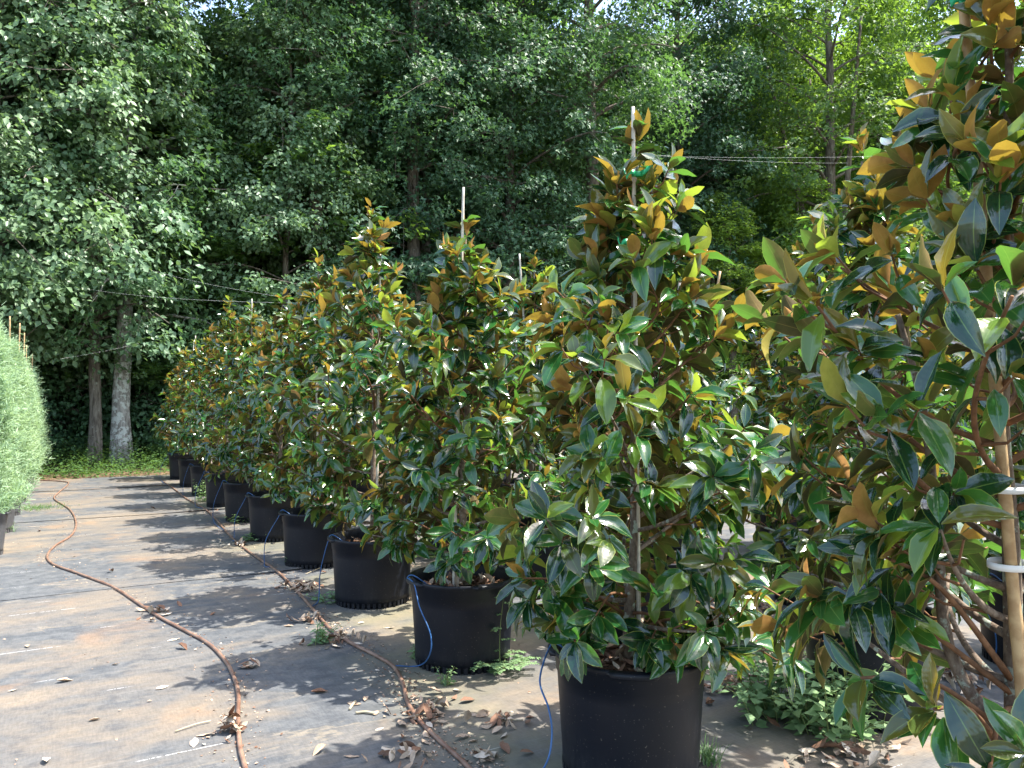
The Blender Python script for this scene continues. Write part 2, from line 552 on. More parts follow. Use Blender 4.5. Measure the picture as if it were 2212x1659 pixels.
def tree_variant(seed, H, z0, RR, r0, nlimb, nspray, nleaf, lobed=True, lsize=0.12, fork=False, bark='bark_a', leafm='wood_leaf_0', lowgap=0.35, dead=True):
    """returns (trunk_mesh, crown_mesh); origin at the tree's foot"""
    g = np.random.default_rng(seed)
    tr = MB()
    n = 14
    wob = g.normal(0, 0.06, (n, 2)).cumsum(0) * 0.5
    wob[0] = 0
    zs = np.linspace(0, H * 0.95, n)
    tp = np.stack([wob[:, 0], wob[:, 1], zs], 1)
    rad = r0 * (1 - 0.8 * zs / H)
    rad[0] *= 1.35
    pts = smooth_path(tp, 3)
    tr.add(*tube(pts, np.interp([p[2] for p in pts], zs, rad) * (1 + g.normal(0, 0.03, len(pts))), 12))
    trunk_at = lambda z: np.array([np.interp(z, zs, tp[:, 0]), np.interp(z, zs, tp[:, 1]), z])
    if fork:
        for a_ in (0.4, 3.6, 2.0):
            q = [trunk_at(z0 * 0.75)]
            for j in range(1, 7):
                q.append(q[0] + np.array([math.cos(a_) * 0.28 * j ** 1.1, math.sin(a_) * 0.28 * j ** 1.1, j * (H - z0) / 9]))
            q = smooth_path(q, 3)
            tr.add(*tube(q, np.linspace(r0 * 0.6, r0 * 0.15, len(q)), 9))
    SP, SD, SS = [], [], []
    for i in range(nlimb):
        t = (i + g.random() * 0.8) / nlimb
        z = z0 + (H - z0) * t ** 1.05
        az = i * 2.399 + g.normal(0, 0.3)
        prof = np.interp(t, [0, 0.15, 0.45, 0.75, 1], [0.75, 1.0, 1.0, 0.72, 0.25]) * RR * g.uniform(0.7, 1.12)
        el = np.interp(t, [0, 0.5, 1], [0.0, 0.35, 0.9]) + g.normal(0, 0.12)
        d = np.array([math.cos(az), math.sin(az), el])
        st = trunk_at(z)
        sag = g.uniform(0.02, 0.10) * prof
        lp = [st + d * prof * s_ + np.array([0, 0, -sag * s_ * s_ * 2 + 0.12 * prof * math.sin(s_ * 3)]) + g.normal(0, 0.05, 3) * s_ for s_ in np.linspace(0, 1, 6)]
        sp = smooth_path(lp, 3)
        tr.add(*tube(sp, np.linspace(max(0.02, r0 * 0.30 * (1 - 0.6 * t)), 0.008, len(sp)), 5, False))
        for j in range(nspray):
            s_ = g.uniform(0.30, 1.05) ** 0.8
            k = min(int(s_ * (len(sp) - 1)), len(sp) - 1)
            side = np.array([-d[1], d[0], 0]) * g.normal(0, 0.42) * prof * 0.6
            c = sp[k] + side + np.array([0, 0, g.normal(-0.10, 0.38)])
            out = d * 0.9 + side * 0.8
            SP.append(c); SD.append(out / (np.linalg.norm(out) + 1e-9)); SS.append(g.uniform(0.32, 0.66))
            if j % 3 == 0:
                tw = smooth_path([sp[max(k - 2, 0)], (sp[max(k - 2, 0)] + c) / 2 + g.normal(0, 0.03, 3), c], 2)
                tr.add(*tube(tw, np.linspace(0.012, 0.004, len(tw)), 3, False))
    if dead:
        for i in range(5):
            z = z0 * g.uniform(0.8, 1.9); az = g.uniform(0, 6.28)
            d = np.array([math.cos(az), math.sin(az), g.uniform(-0.1, 0.5)])
            L = g.uniform(0.8, 2.2)
            q = [trunk_at(z) + d * L * s_ + g.normal(0, 0.06, 3) * s_ for s_ in np.linspace(0, 1, 6)]
            tr.add(*tube(smooth_path(q, 2), np.linspace(0.028, 0.005, 11), 4, False))
    SP, SD, SS = np.array(SP), np.array(SD), np.array(SS)
    m = len(SP)
    cnt = np.maximum((nleaf * SS / 0.5 * g.uniform(0.5, 1.4, m)).astype(int), 6)
    I = np.repeat(np.arange(m), cnt)
    n = len(I)
    off = g.normal(0, 1, (n, 3))
    off /= np.linalg.norm(off, axis=1)[:, None]
    off *= (g.random(n) ** 0.45)[:, None]
    off *= np.stack([SS[I], SS[I], SS[I] * 0.52], 1)
    rr = np.linalg.norm(off[:, :2], axis=1)
    off[:, 2] -= rr * 0.5
    P = SP[I] + off
    N = np.stack([SD[I, 0] * 0.6, SD[I, 1] * 0.6, np.full(n, 0.7)], 1) + g.normal(0, 0.55, (n, 3))
    A = off * 1.2 + SD[I] * 0.5 + g.normal(0, 0.5, (n, 3)); A[:, 2] -= 0.45
    sz = lsize * g.uniform(0.6, 1.25, n)
    V, T = leaf_cloud(P, N, A, sz, lobed)
    return tr.mesh('trunk', [M[bark]]), tri_mesh('crown', V, T, [M[leafm]])


VAR = {
    'oak': tree_variant(1, 15.5, 3.2, 3.1, 0.21, 56, 17, 60, True, 0.128, leafm='wood_leaf_0'),
    'gum': tree_variant(2, 16.5, 2.4, 3.0, 0.19, 58, 17, 56, True, 0.128, leafm='wood_leaf_1'),
    'tulip': tree_variant(3, 17.0, 3.4, 3.4, 0.22, 56, 17, 54, True, 0.135, fork=True, leafm='wood_leaf_2'),
    'beech': tree_variant(4, 14.5, 2.6, 2.8, 0.13, 52, 15, 56, False, 0.145, bark='bark_a', leafm='wood_leaf_3'),
    'sparse': tree_variant(6, 16.5, 3.0, 2.6, 0.20, 26, 9, 60, True, 0.15, leafm='wood_leaf_1'),
    'clear': tree_variant(8, 17.0, 7.2, 2.7, 0.24, 36, 13, 60, True, 0.13, leafm='wood_leaf_1'),
    'back': tree_variant(5, 18.0, 1.6, 4.2, 0.24, 52, 16, 50, False, 0.22, leafm='wood_leaf_2', dead=False),
}
SHRUB = [tree_variant(11, 3.4, 0.3, 1.5, 0.035, 24, 8, 42, False, 0.13, leafm='wood_leaf_0', dead=False),
         tree_variant(12, 2.6, 0.25, 1.2, 0.03, 20, 8, 40, False, 0.12, leafm='wood_leaf_1', dead=False)]


def wood_tree(kind, name, x, y, rz, s, label, group=None, cat='tree', var=None, zs=None):
    t, c = var or VAR[kind]
    e = empty(name, (x, y, 0), rz)
    e.scale = (s, s, zs or s)
    tag(e, label, cat, group)
    link('trunk', t, e)
    cr = link('crown', c, e)
    cr['kind'] = 'stuff'
    return e


def xat(px, d):
    return (px - CX) / F * d


TA = wood_tree('sparse', 'oak_tree', xat(265, 17.6), 17.6, 0.3, 1.0, 'tall tree with pale grey lichened trunk standing at the wood edge by the far pots', 'trees of the wood edge')
wood_tree('beech', 'slender_tree', xat(206, 17.3), 17.3, 1.3, 1.05, 'slimmer tree with thin mottled trunk just left of the pale grey one', 'trees of the wood edge')
wood_tree('clear', 'sweetgum_tree', xat(672, 19.6), 19.8, 2.2, 1.0, 'leafy tree with sunlit straight brown trunk above the middle of the pot row', 'trees of the wood edge')
wood_tree('beech', 'slender_tree', xat(607, 19.2), 19.2, 4.0, 0.82, 'small slender tree with dead twigs left of the sunlit brown trunk', 'trees of the wood edge')
wood_tree('clear', 'oak_tree', xat(880, 20.6), 20.6, 3.6, 1.02, 'front one of the twin grey trunks behind the third magnolia', 'trees of the wood edge')
wood_tree('oak', 'oak_tree', xat(914, 21.6), 21.6, 5.1, 1.05, 'rear one of the twin grey trunks behind the third magnolia', 'trees of the wood edge')
wood_tree('clear', 'sweetgum_tree', xat(1290, 22.6), 22.6, 0.8, 1.15, 'tall dark trunk with lichen rising beside the bright sky gap', 'trees of the wood edge')
wood_tree('oak', 'oak_tree', xat(1105, 22.2), 22.2, 2.0, 1.05, 'full crowned oak between the twin trunks and the tall dark trunk', 'trees of the wood edge')
wood_tree('tulip', 'forked_tree', xat(1795, 27.0), 27.0, 1.1, 1.2, 'forked tree with spreading limbs behind the right hand magnolias', 'trees of the wood edge')
wood_tree('oak', 'oak_tree', xat(1470, 27.0), 27.0, 1.7, 1.15, 'blue green crowned oak left of the forked tree', 'trees of the wood edge')
wood_tree('tulip', 'tulip_tree', xat(2150, 28.5), 28.5, 3.1, 1.2, 'broad leafy tree behind the nearest magnolia at the right edge', 'trees of the wood edge')
wood_tree('beech', 'pale_leaved_tree', xat(-20, 15.8), 16.0, 2.6, 1.0, 'pale sunlit leafy tree overhanging the junipers at the left edge', 'trees of the wood edge')
wood_tree('sparse', 'sweetgum_tree', xat(440, 19.3), 19.8, 4.4, 0.70, 'star leaved tree between the pale grey trunk and the slender tree', 'trees of the wood edge')
wood_tree('gum', 'sweetgum_tree', xat(60, 20.5), 20.5, 5.6, 1.05, 'dark leafy tree standing behind the junipers at the left', 'trees of the wood edge')
wood_tree('beech', 'pale_leaved_tree', xat(60, 17.5), 17.5, 0.9, 1.0, 'pale leaved tree with drooping sprays left of the slender trunk', 'trees of the wood edge')
for k_, (px_, d_, sz_, zz_) in enumerate([(1590, 25.0, 0.80, 0.46), (1670, 25.8, 0.85, 0.40), (1535, 25.4, 0.62, 0.50), (1720, 26.6, 0.75, 0.56), (745, 22.5, 0.6, 0.50)]):  # added trees: their paler leaves stand for foliage lit by the sun
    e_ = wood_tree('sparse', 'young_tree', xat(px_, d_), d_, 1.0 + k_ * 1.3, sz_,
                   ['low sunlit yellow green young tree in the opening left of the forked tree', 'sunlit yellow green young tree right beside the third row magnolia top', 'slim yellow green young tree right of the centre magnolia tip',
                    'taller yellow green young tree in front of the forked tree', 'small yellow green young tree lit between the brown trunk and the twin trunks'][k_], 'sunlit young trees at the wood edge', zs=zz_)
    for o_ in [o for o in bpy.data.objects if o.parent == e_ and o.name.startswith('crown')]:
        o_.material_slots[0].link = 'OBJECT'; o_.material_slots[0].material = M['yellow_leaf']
tko = [o for o in bpy.data.objects if o.parent == TA and o.name.startswith('trunk')][0]
tko.material_slots[0].link = 'OBJECT'; tko.material_slots[0].material = M['bark_pale']
g = np.random.default_rng(33)
kinds = ['gum', 'oak', 'tulip', 'back', 'gum', 'back']
n_b = 0
for row, (v, step) in enumerate([(22.3, 3.3), (25.8, 3.6), (30.0, 4.4), (35.5, 5.0), (42.0, 6.0)]):
    wc = -17.0 - row * 2 + g.uniform(0, 1)
    while wc < 46 + row * 4:
        x, y = row_xy(wc, v + g.normal(0, 0.5))
        px = CX + x / y * F
        kind = 'back' if row >= 2 else kinds[n_b % 6]
        sz = g.uniform(0.92, 1.12) * (1.0 + 0.05 * row)
        # the photograph has bright openings high between the crowns
        skip = False
        dgap = min(abs(px - 1345), abs(px - 475)); low_top = dgap < 260
        if -350 < px < 2600 and not skip:
            zs_ = None
            if low_top:
                hk = {'gum': 16.5, 'oak': 15.5, 'tulip': 17.0, 'back': 18.0}[kind]
                zs_ = min(sz, (CAM_H + (870 - (g.uniform(80, 215) if dgap < 150 else g.uniform(10, 90))) / F * y) / hk)
            wood_tree(kind, 'forest_tree', x, y, g.uniform(0, 6.28), sz, 'leafy tree standing deeper in the wood behind the front trunks', 'trees deep in the wood', zs=zs_)
            n_b += 1
        wc += step * g.uniform(0.8, 1.2)
g = np.random.default_rng(34)
for wc in np.arange(-15.5, 38, 1.55):
    for v in (21.3 + g.normal(0, 0.25), 23.8 + g.normal(0, 0.5)):
        x, y = row_xy(wc + g.normal(0, 0.4), v)
        px = CX + x / y * F
        if -250 < px < 2450:
            wood_tree('', 'understory_shrub', x, y, g.uniform(0, 6.28), g.uniform(0.85, 1.35), 'dark leafy shrub growing between the trunks of the wood', 'shrubs under the trees', 'shrub', var=SHRUB[int(g.integers(0, 2))])


# ------------------------------------------------------------------ undergrowth along the wood edge
def weed_mass(name, pts, height, nper, size, mat, label, cat, seedv, spread=0.12, kind='stuff'):
    g = np.random.default_rng(seedv)
    P, N, A, S = [], [], [], []
    stems = MB()
    for (x, y, hs) in pts:
        h = height * hs * g.uniform(0.6, 1.15)
        lean = g.normal(0, 0.16, 2) * h
        n = max(int(nper * hs), 3)
        t = g.random(n) ** 0.8
        ph = g.uniform(0, 6.28, n)
        r = spread * (1.1 - 0.6 * t) * g.uniform(0.3, 1, n)
        P.append(np.stack([x + lean[0] * t + np.cos(ph) * r, y + lean[1] * t + np.sin(ph) * r, 0.01 + h * t], 1))
        A.append(np.stack([np.cos(ph), np.sin(ph), g.normal(0.1, 0.4, n)], 1))
        N.append(np.stack([g.normal(0, 0.35, n), g.normal(0, 0.35, n), np.ones(n)], 1))
        S.append(size * g.uniform(0.5, 1.2, n) * (1.15 - 0.45 * t))
        stems.add(*tube([(x, y, 0), (x + lean[0] * .5, y + lean[1] * .5, h * .5), (x + lean[0], y + lean[1], h)], [0.003, 0.0025, 0.001], 3, False))
    V, T = leaf_cloud(np.concatenate(P), np.concatenate(N), np.concatenate(A), np.concatenate(S), False)
    o = link(name, tri_mesh(name, V, T, [mat]))
    return o, stems


g = np.random.default_rng(50)
pts = []
for i in range(4200):
    wc = g.uniform(-14, 14); v = 16.62 + g.random() ** 1.7 * 3.6
    x, y = row_xy(wc, v)
    if -0.8 < x / y < 0.75:
        pts.append((x, y, min(1.5, 0.45 + 0.35 * (v - 16.6))))
o, st = weed_mass('undergrowth', pts, 0.46, 16, 0.075, M['under'], '', '', 51)
tag(o, 'bright green weeds and low undergrowth along the edge of the wood', 'undergrowth', kind='stuff')

# ------------------------------------------------------------------ magnolia leaves
def leaf_grid(nx, ny, seedv):
    g = np.random.default_rng(seedv)
    cup, curl, wav, ph, tw, wid = g.uniform(0.1, 0.55), g.uniform(-0.12, 0.34), g.uniform(0.015, 0.045), g.uniform(0, 6), g.normal(0, 0.4), g.uniform(0.18, 0.24)
    V, UV = [], []
    for j in range(ny + 1):
        v = j / ny
        if v < 0.08: wd = 0.012
        else:
            q = (v - 0.06) / 0.94
            wd = wid * (math.sin(math.pi * min(q, 1) ** 0.92)) ** 0.72
        if j == ny: wd = 0.004
        for i in range(nx + 1):
            u = -1 + 2 * i / nx
            z = cup * abs(u) ** 1.3 * wd + wav * math.sin(v * 13 + ph + (1.5 if u > 0 else 0)) * u * u * (wd / wid) - curl * v * v + 0.05 * math.sin(v * 3.1)
            x = u * wd
            a = tw * v
            V.append((x * math.cos(a) - z * math.sin(a) * 0.3, v, z + x * math.sin(a)))
            UV.append((0.5 + u / 2, v))
    T = []
    for j in range(ny):
        for i in range(nx):
            a = j * (nx + 1) + i
            T.append((a, a + 1, a + nx + 2, a + nx + 1))
    return np.array(V), np.array(T), np.array(UV)


NSH = 7
HI = [leaf_grid(4, 6, 100 + i) for i in range(NSH)]
LO = [leaf_grid(2, 4, 100 + i) for i in range(NSH)]
LEAF_MESH = [[tri_mesh('leaf', v, t, [m], uv=uv, smooth=True) for m in MAG] for (v, t, uv) in HI]


def nrm(a):
    return a / (np.linalg.norm(a, axis=-1, keepdims=True) + 1e-9)


def shoot_leaves(g, base, tip, n_tip, n_side, Ls, low, topness):
    """leaves of one shoot: returns arrays pos, axis, normal, length, matidx"""
    d = nrm(tip - base)
    n = n_tip + n_side
    ref = np.array([0.3, 0.2, 0.9]) if abs(d[2]) < 0.8 else np.array([1.0, 0.1, 0])
    e1 = nrm(np.cross(d, ref)); e2 = np.cross(d, e1)
    az = np.arange(n) * 2.4 + g.uniform(0, 6.28) + g.normal(0, 0.6, n)
    is_tip = np.arange(n) < n_tip
    th = np.where(is_tip, (g.uniform(0.35, 1.45, n) if low > 0.45 else g.uniform(0.18, 1.05, n)), g.uniform(1.05, 1.65, n))
    s = np.where(is_tip, g.uniform(0.9, 1.0, n), g.uniform(0.15, 0.9, n))
    rad = np.cos(az)[:, None] * e1 + np.sin(az)[:, None] * e2
    pos = base + (tip - base) * s[:, None] + rad * 0.004
    a = np.cos(th)[:, None] * d + np.sin(th)[:, None] * rad
    droop = np.where(is_tip, 0.12 + 0.55 * low, 0.22 + 0.65 * low) * g.uniform(0.2, 1.3, n) * (1 - 0.7 * topness)
    nn = d - (a * d).sum(1)[:, None] * a
    a2 = a.copy(); a2[:, 2] -= droop
    a2 = nrm(a2)
    nn[:, 2] += droop * 0.5 + 0.25 * (1 - topness)
    ow = pos * [1, 1, 0]
    ow = ow / (np.linalg.norm(ow, axis=1)[:, None] + 0.05)
    nn += ow * np.where(is_tip, 0.45 * low, 0.75 * (1 - 0.6 * topness))[:, None]
    nn[:, 2] += np.where(is_tip, 0.45 * low, 0.45 * (1 - topness))
    nn += g.normal(0, 0.30, (n, 3))
    nn = nrm(nn - (nn * a2).sum(1)[:, None] * a2)
    L = Ls * np.where(is_tip, g.uniform(0.5, 1.05, n), g.uniform(0.7, 1.2, n))
    r = g.random(n)
    # young shoot ends are paler; old leaves darker
    m = np.where(r < 0.45, 0, 1)
    py = 0.10 + 0.10 * topness + 0.08 * (1 - low)
    rt = g.random(n)
    m = np.where(is_tip & (rt < py), 2, m)
    m = np.where(is_tip & (rt > 1 - (0.12 + 0.42 * (1 - low) + 0.2 * topness)), 3, m)
    m = np.where(~is_tip & (rt < 0.08), 2, m)
    return pos, a2, nn, L, m


def magnolia_structure(seed, H, RR, lean=(0, 0), z0=0.40, nb=30, Ls=0.135, dens=1.0, top_r=1.0, curve=None, low_only=None, bz0=None):
    g = np.random.default_rng(seed)
    n = 9
    zs = np.linspace(z0, H - 0.07, n)
    t = np.linspace(0, 1, n)
    wob = g.normal(0, 0.012, (n, 2)).cumsum(0)
    wob[0] = 0
    tp = np.stack([lean[0] * t + wob[:, 0], lean[1] * t + wob[:, 1], zs], 1)
    at_z = lambda z: np.array([np.interp(z, zs, tp[:, 0]), np.interp(z, zs, tp[:, 1]), z])
    r_at = lambda z: np.interp(z, [z0, H], [0.024, 0.005])
    branches, leaves, twigs = [], [], []
    bz0 = bz0 or z0 + 0.08
    for i in range(nb):
        tt = (i + 0.5 * g.random()) / nb
        z = bz0 + (H - 0.22 - bz0) * tt ** 0.95
        az = i * 2.399 + g.normal(0, 0.35)
        zt = (z - z0) / (H - z0)
        reach = RR * np.interp(zt, [0, 0.12, 0.35, 0.6, 0.8, 1], [0.82, 1.0, 0.86, 0.44, 0.15 * top_r, 0.02]) * g.uniform(0.52, 1.22)
        el = np.interp(zt, [0, 0.08, 0.3, 1], [0.08, 0.3, 0.85, 1.7]) * g.uniform(0.75, 1.25)
        hd = np.array([math.cos(az), math.sin(az), 0])
        st = at_z(z)
        rise = reach * el * 0.75
        side = np.array([-hd[1], hd[0], 0]) * g.normal(0, 0.06)
        bp = [st + hd * reach * s_ + side * math.sin(s_ * 3) + np.array([0, 0, rise * s_ ** 1.35]) for s_ in np.linspace(0, 1, 6)]
        sp = np.array(smooth_path(bp, 3))
        rb = max(0.004, r_at(z) * 0.5)
        branches.append((sp, np.linspace(rb, 0.003, len(sp))))
        low = float(np.clip(1.05 - 1.7 * zt, 0, 1))
        topn = float(np.clip((zt - 0.55) / 0.45, 0, 1))
        dend = nrm(sp[-1] - sp[-4])
        leaves.append(shoot_leaves(g, sp[-1] - dend * 0.09, sp[-1] + dend * 0.02, 5, 3, Ls, low, topn))
        ns = int(round((reach / 0.12 + 0.6) * dens))
        for k in range(ns):
            s_ = g.uniform(0.22, 0.95)
            b0 = sp[int(s_ * (len(sp) - 1))]
            phi = g.choice([-1, 1]) * g.uniform(0.5, 1.3)
            c_, s2 = math.cos(phi), math.sin(phi)
            dd = np.array([hd[0] * c_ - hd[1] * s2, hd[0] * s2 + hd[1] * c_, 0.0])
            dd[2] = g.uniform(0.1, 0.9) + 0.7 * zt - (0.55 * low if k % 3 == 0 else 0)
            dd = nrm(dd)
            L = g.uniform(0.10, 0.24) * (1 - 0.35 * zt)
            tip = b0 + dd * L
            mid = (b0 + tip) / 2 - np.array([0, 0, 0.02])
            twigs.append(np.array([b0, mid, tip]))
            leaves.append(shoot_leaves(g, b0 + (tip - b0) * 0.35, tip, int(g.integers(4, 7)), int(g.integers(2, 5)), Ls, low, topn))
    # leader
    for z in np.arange(max(z0 + 0.55 * (H - z0), H - 0.75), H - 0.05, 0.10):
        b0 = at_z(z)
        leaves.append(shoot_leaves(g, b0, b0 + np.array([0, 0, 0.1]), 1, 4, Ls * 0.85, 0, 0.7))
    b0 = at_z(H - 0.10)
    leaves.append(shoot_leaves(g, b0, at_z(H - 0.02), 6, 2, Ls * 0.9, 0, 1.0))
    leaves = [np.concatenate([l[i] for l in leaves]) for i in range(5)]
    return dict(trunk=(tp, np.array([r_at(z) for z in zs]) * (np.r_[1.25, np.ones(n - 1)])), branches=branches, twigs=twigs, leaves=leaves)


# positions of the pots, measured from the photograph
P1 = np.array([0.461, 3.04]); STEP = np.array([-0.735, 1.275])
TREES = []
# (row, index, x, y, H, RR, seed, dict extras)
prow_H = {0: 2.46, 1: 2.50, 2: 2.42, 3: 2.82, 4: 2.68, 5: 2.55, 6: 2.58, 7: 2.80, 8: 2.55, 9: 2.45, 10: 2.35}
for i in range(0, 11):
    p = P1 + STEP * (i - 1)
    TREES.append(['P', i, p[0], p[1], prow_H[i], (0.67 if i in (3, 5, 6) else 0.62 if i < 7 else 0.54) if i > 1 else (0.53 if i == 0 else 0.60)])
Q0 = np.array([1.66, 3.60])
for i in range(0, 10):
    p = Q0 + STEP * i
    TREES.append(['Q', i, p[0], p[1], [2.62, 2.3, 2.55, 2.45, 2.6, 2.4, 2.5, 2.6, 2.4, 2.5][i], 0.56])
R0 = np.array([2.89, 4.26])
for i in range(0, 9):
    p = R0 + STEP * i
    TREES.append(['R', i, p[0], p[1], [2.4, 2.76, 2.55, 2.5, 2.4, 2.5, 2.4, 2.5, 2.4][i], 0.58])
S0 = np.array([4.12, 4.95])
for i in range(1, 8):
    p = S0 + STEP * i
    TREES.append(['S', i, p[0], p[1], [2.4, 2.4, 2.35, 2.5, 2.4, 2.5, 2.4, 2.5][i], 0.58])
TREES[0][2:4] = [1.075, 1.64]

for T_ in TREES:
    row, i, x, y, H, RR = T_
    seedv = {'P': 200, 'Q': 300, 'R': 400, 'S': 500}[row] + i
    kw = dict(nb=38, Ls=0.134, dens=1.45)
    if row == 'P' and i == 0:
        kw = dict(nb=42, Ls=0.118, dens=1.25, lean=(-0.075, 0.02), bz0=0.66, top_r=1.0)
    if row == 'P' and i == 1:
        kw = dict(nb=42, Ls=0.142, dens=1.4, lean=(0.015, 0.02), bz0=0.45)
    if row == 'P' and i >= 7 or row in 'RS' and i >= 4 or row == 'Q' and i >= 6:
        kw.update(nb=32, dens=1.25, Ls=0.138)
    T_.append(magnolia_structure(seedv, H, RR, **kw))

# second stem of the nearest tree (low limb leaving the pot to the left)
near = TREES[0][6]
g = np.random.default_rng(9)
q = smooth_path([(0, 0, 0.60), (-0.045, 0.02, 0.72), (-0.13, 0.04, 0.90), (-0.145, 0.05, 1.15), (-0.17, 0.05, 1.40), (-0.22, 0.06, 1.62)], 4)
near['branches'].append((np.array(q), np.linspace(0.017, 0.006, len(q))))

def add_shoot(S_, seedv, start, tip, n_tip=6, n_side=4, Ls=0.13, low=0.9):
    g = np.random.default_rng(seedv)
    a, b_ = np.array(start, float), np.array(tip, float)
    q = np.array(smooth_path([a, a * 0.45 + b_ * 0.55 + np.array([0, 0, 0.05]), b_], 5))
    S_['branches'].append((q, np.linspace(0.0075, 0.003, len(q))))
    ex = shoot_leaves(g, a * 0.25 + b_ * 0.75, b_, n_tip, n_side, Ls, low, 0.0)
    S_['leaves'] = [np.concatenate([u, v_]) for u, v_ in zip(S_['leaves'], ex)]


_p = near['leaves'][0] + np.array([1.075, 1.64, -CAM_H])
_k = np.linalg.norm(_p, axis=1) > 1.14
near['leaves'] = [q_[_k] for q_ in near['leaves']]
# this tree is bare of leaves low on the side where its trunk and stake show
_p = near['leaves'][0]
_tc = np.array([-0.55, -0.835]); _rt = np.array([0.835, -0.55])
_z = (_p[:, 2] < 1.25) & ((_p[:, :2] @ _tc) > -0.08) & ((_p[:, :2] @ _rt) > -0.10)
near['leaves'] = [q_[~_z] for q_ in near['leaves']]

for k_, (tp_, lw) in enumerate([((-0.27, -0.16, 0.84), 0.5), ((-0.16, -0.26, 0.80), 0.5), ((-0.36, -0.05, 0.86), 0.6), ((-0.04, -0.30, 0.79), 0.4), ((-0.22, -0.24, 0.74), 0.8), ((-0.40, 0.05, 1.0), 0.6), ((-0.34, -0.1, 1.12), 0.6)]):
    add_shoot(near, 70 + k_, (-0.02, 0.0, 0.66 + 0.03 * k_), tp_, 7, 4, 0.125, lw)
big = TREES[1][6]
for k_, (tp_, lw) in enumerate([((0.31, -0.22, 0.53), 0.8), ((0.25, -0.25, 0.60), 0.9), ((-0.30, -0.24, 0.64), 0.9), ((-0.24, -0.30, 0.58), 0.9), ((-0.42, -0.20, 0.78), 0.8), ((0.12, -0.28, 0.56), 0.6), ((0.36, -0.12, 0.62), 0.8), ((-0.36, -0.10, 0.62), 1.0), ((-0.16, -0.26, 0.66), 0.9), ((0.40, -0.20, 0.74), 0.7)]):
    add_shoot(big, 80 + k_, (0, 0, 0.50 + 0.02 * k_), tp_, 7, 5, 0.14, lw)
for ti_, tps in ((3, [(0.28, -0.22, 0.58), (0.20, -0.30, 0.62), (0.33, -0.10, 0.66)]), (2, [(0.38, -0.12, 0.72), (-0.34, -0.16, 0.80), (0.30, -0.22, 0.62)]), (4, [(0.10, -0.27, 0.55), (0.22, -0.24, 0.6)])):
    for k_, tp_ in enumerate(tps):
        add_shoot(TREES[ti_][6], 100 + ti_ * 5 + k_, (0, 0, 0.55), tp_, 7, 5, 0.13, 0.9)

# ---- which leaves the camera sees: one ray test over all magnolia leaves
allp, alla, alln, alll, own = [], [], [], [], []
for ti, T_ in enumerate(TREES):
    p, a, n_, L, m = T_[6]['leaves']
    p[:, 2] = np.maximum(p[:, 2], 0.30)
    allp.append(p + np.array([T_[2], T_[3], 0])); alla.append(a); alln.append(n_); alll.append(L); own.append(np.full(len(L), ti))
allp = np.concatenate(allp); alla = np.concatenate(alla); alln = np.concatenate(alln); alll = np.concatenate(alll); own = np.concatenate(own)
X = np.cross(alla, alln)
wq = 0.19
quad = np.stack([allp, allp + (alla * 0.5 + X * wq) * alll[:, None], allp + alla * alll[:, None], allp + (alla * 0.5 - X * wq) * alll[:, None]], 1).reshape(-1, 3)
fq = np.arange(len(allp) * 4).reshape(-1, 4)
bvh = BVHTree.FromPolygons(quad.tolist(), fq.tolist())
camv = Vector((0, 0, CAM_H))
score = np.zeros(len(allp))
for off, off2 in ((0.5, 0), (0.25, 0.03), (0.75, -0.03), (0.5, 0.09), (0.5, -0.09)):
    tgt = allp + alla * (alll * off)[:, None] + X * (alll * off2)[:, None]
    dist = np.linalg.norm(tgt - np.array([0, 0, CAM_H]), axis=1)
    for k in range(len(allp)):
        tx, ty, tz = tgt[k]
        if ty < 0.2 or abs(tx / ty) > 0.70 or abs((tz - CAM_H) / ty) > 0.56:
            continue
        d = Vector((tx, ty, tz)) - camv
        hit = bvh.ray_cast(camv, d.normalized(), d.length + 0.05)
        if hit[2] is None or hit[2] == k:
            score[k] += alll[k] / dist[k]
ORD = ['nearest', 'second', 'third', 'fourth', 'fifth', 'sixth', 'seventh', 'eighth', 'ninth', 'tenth', 'eleventh']

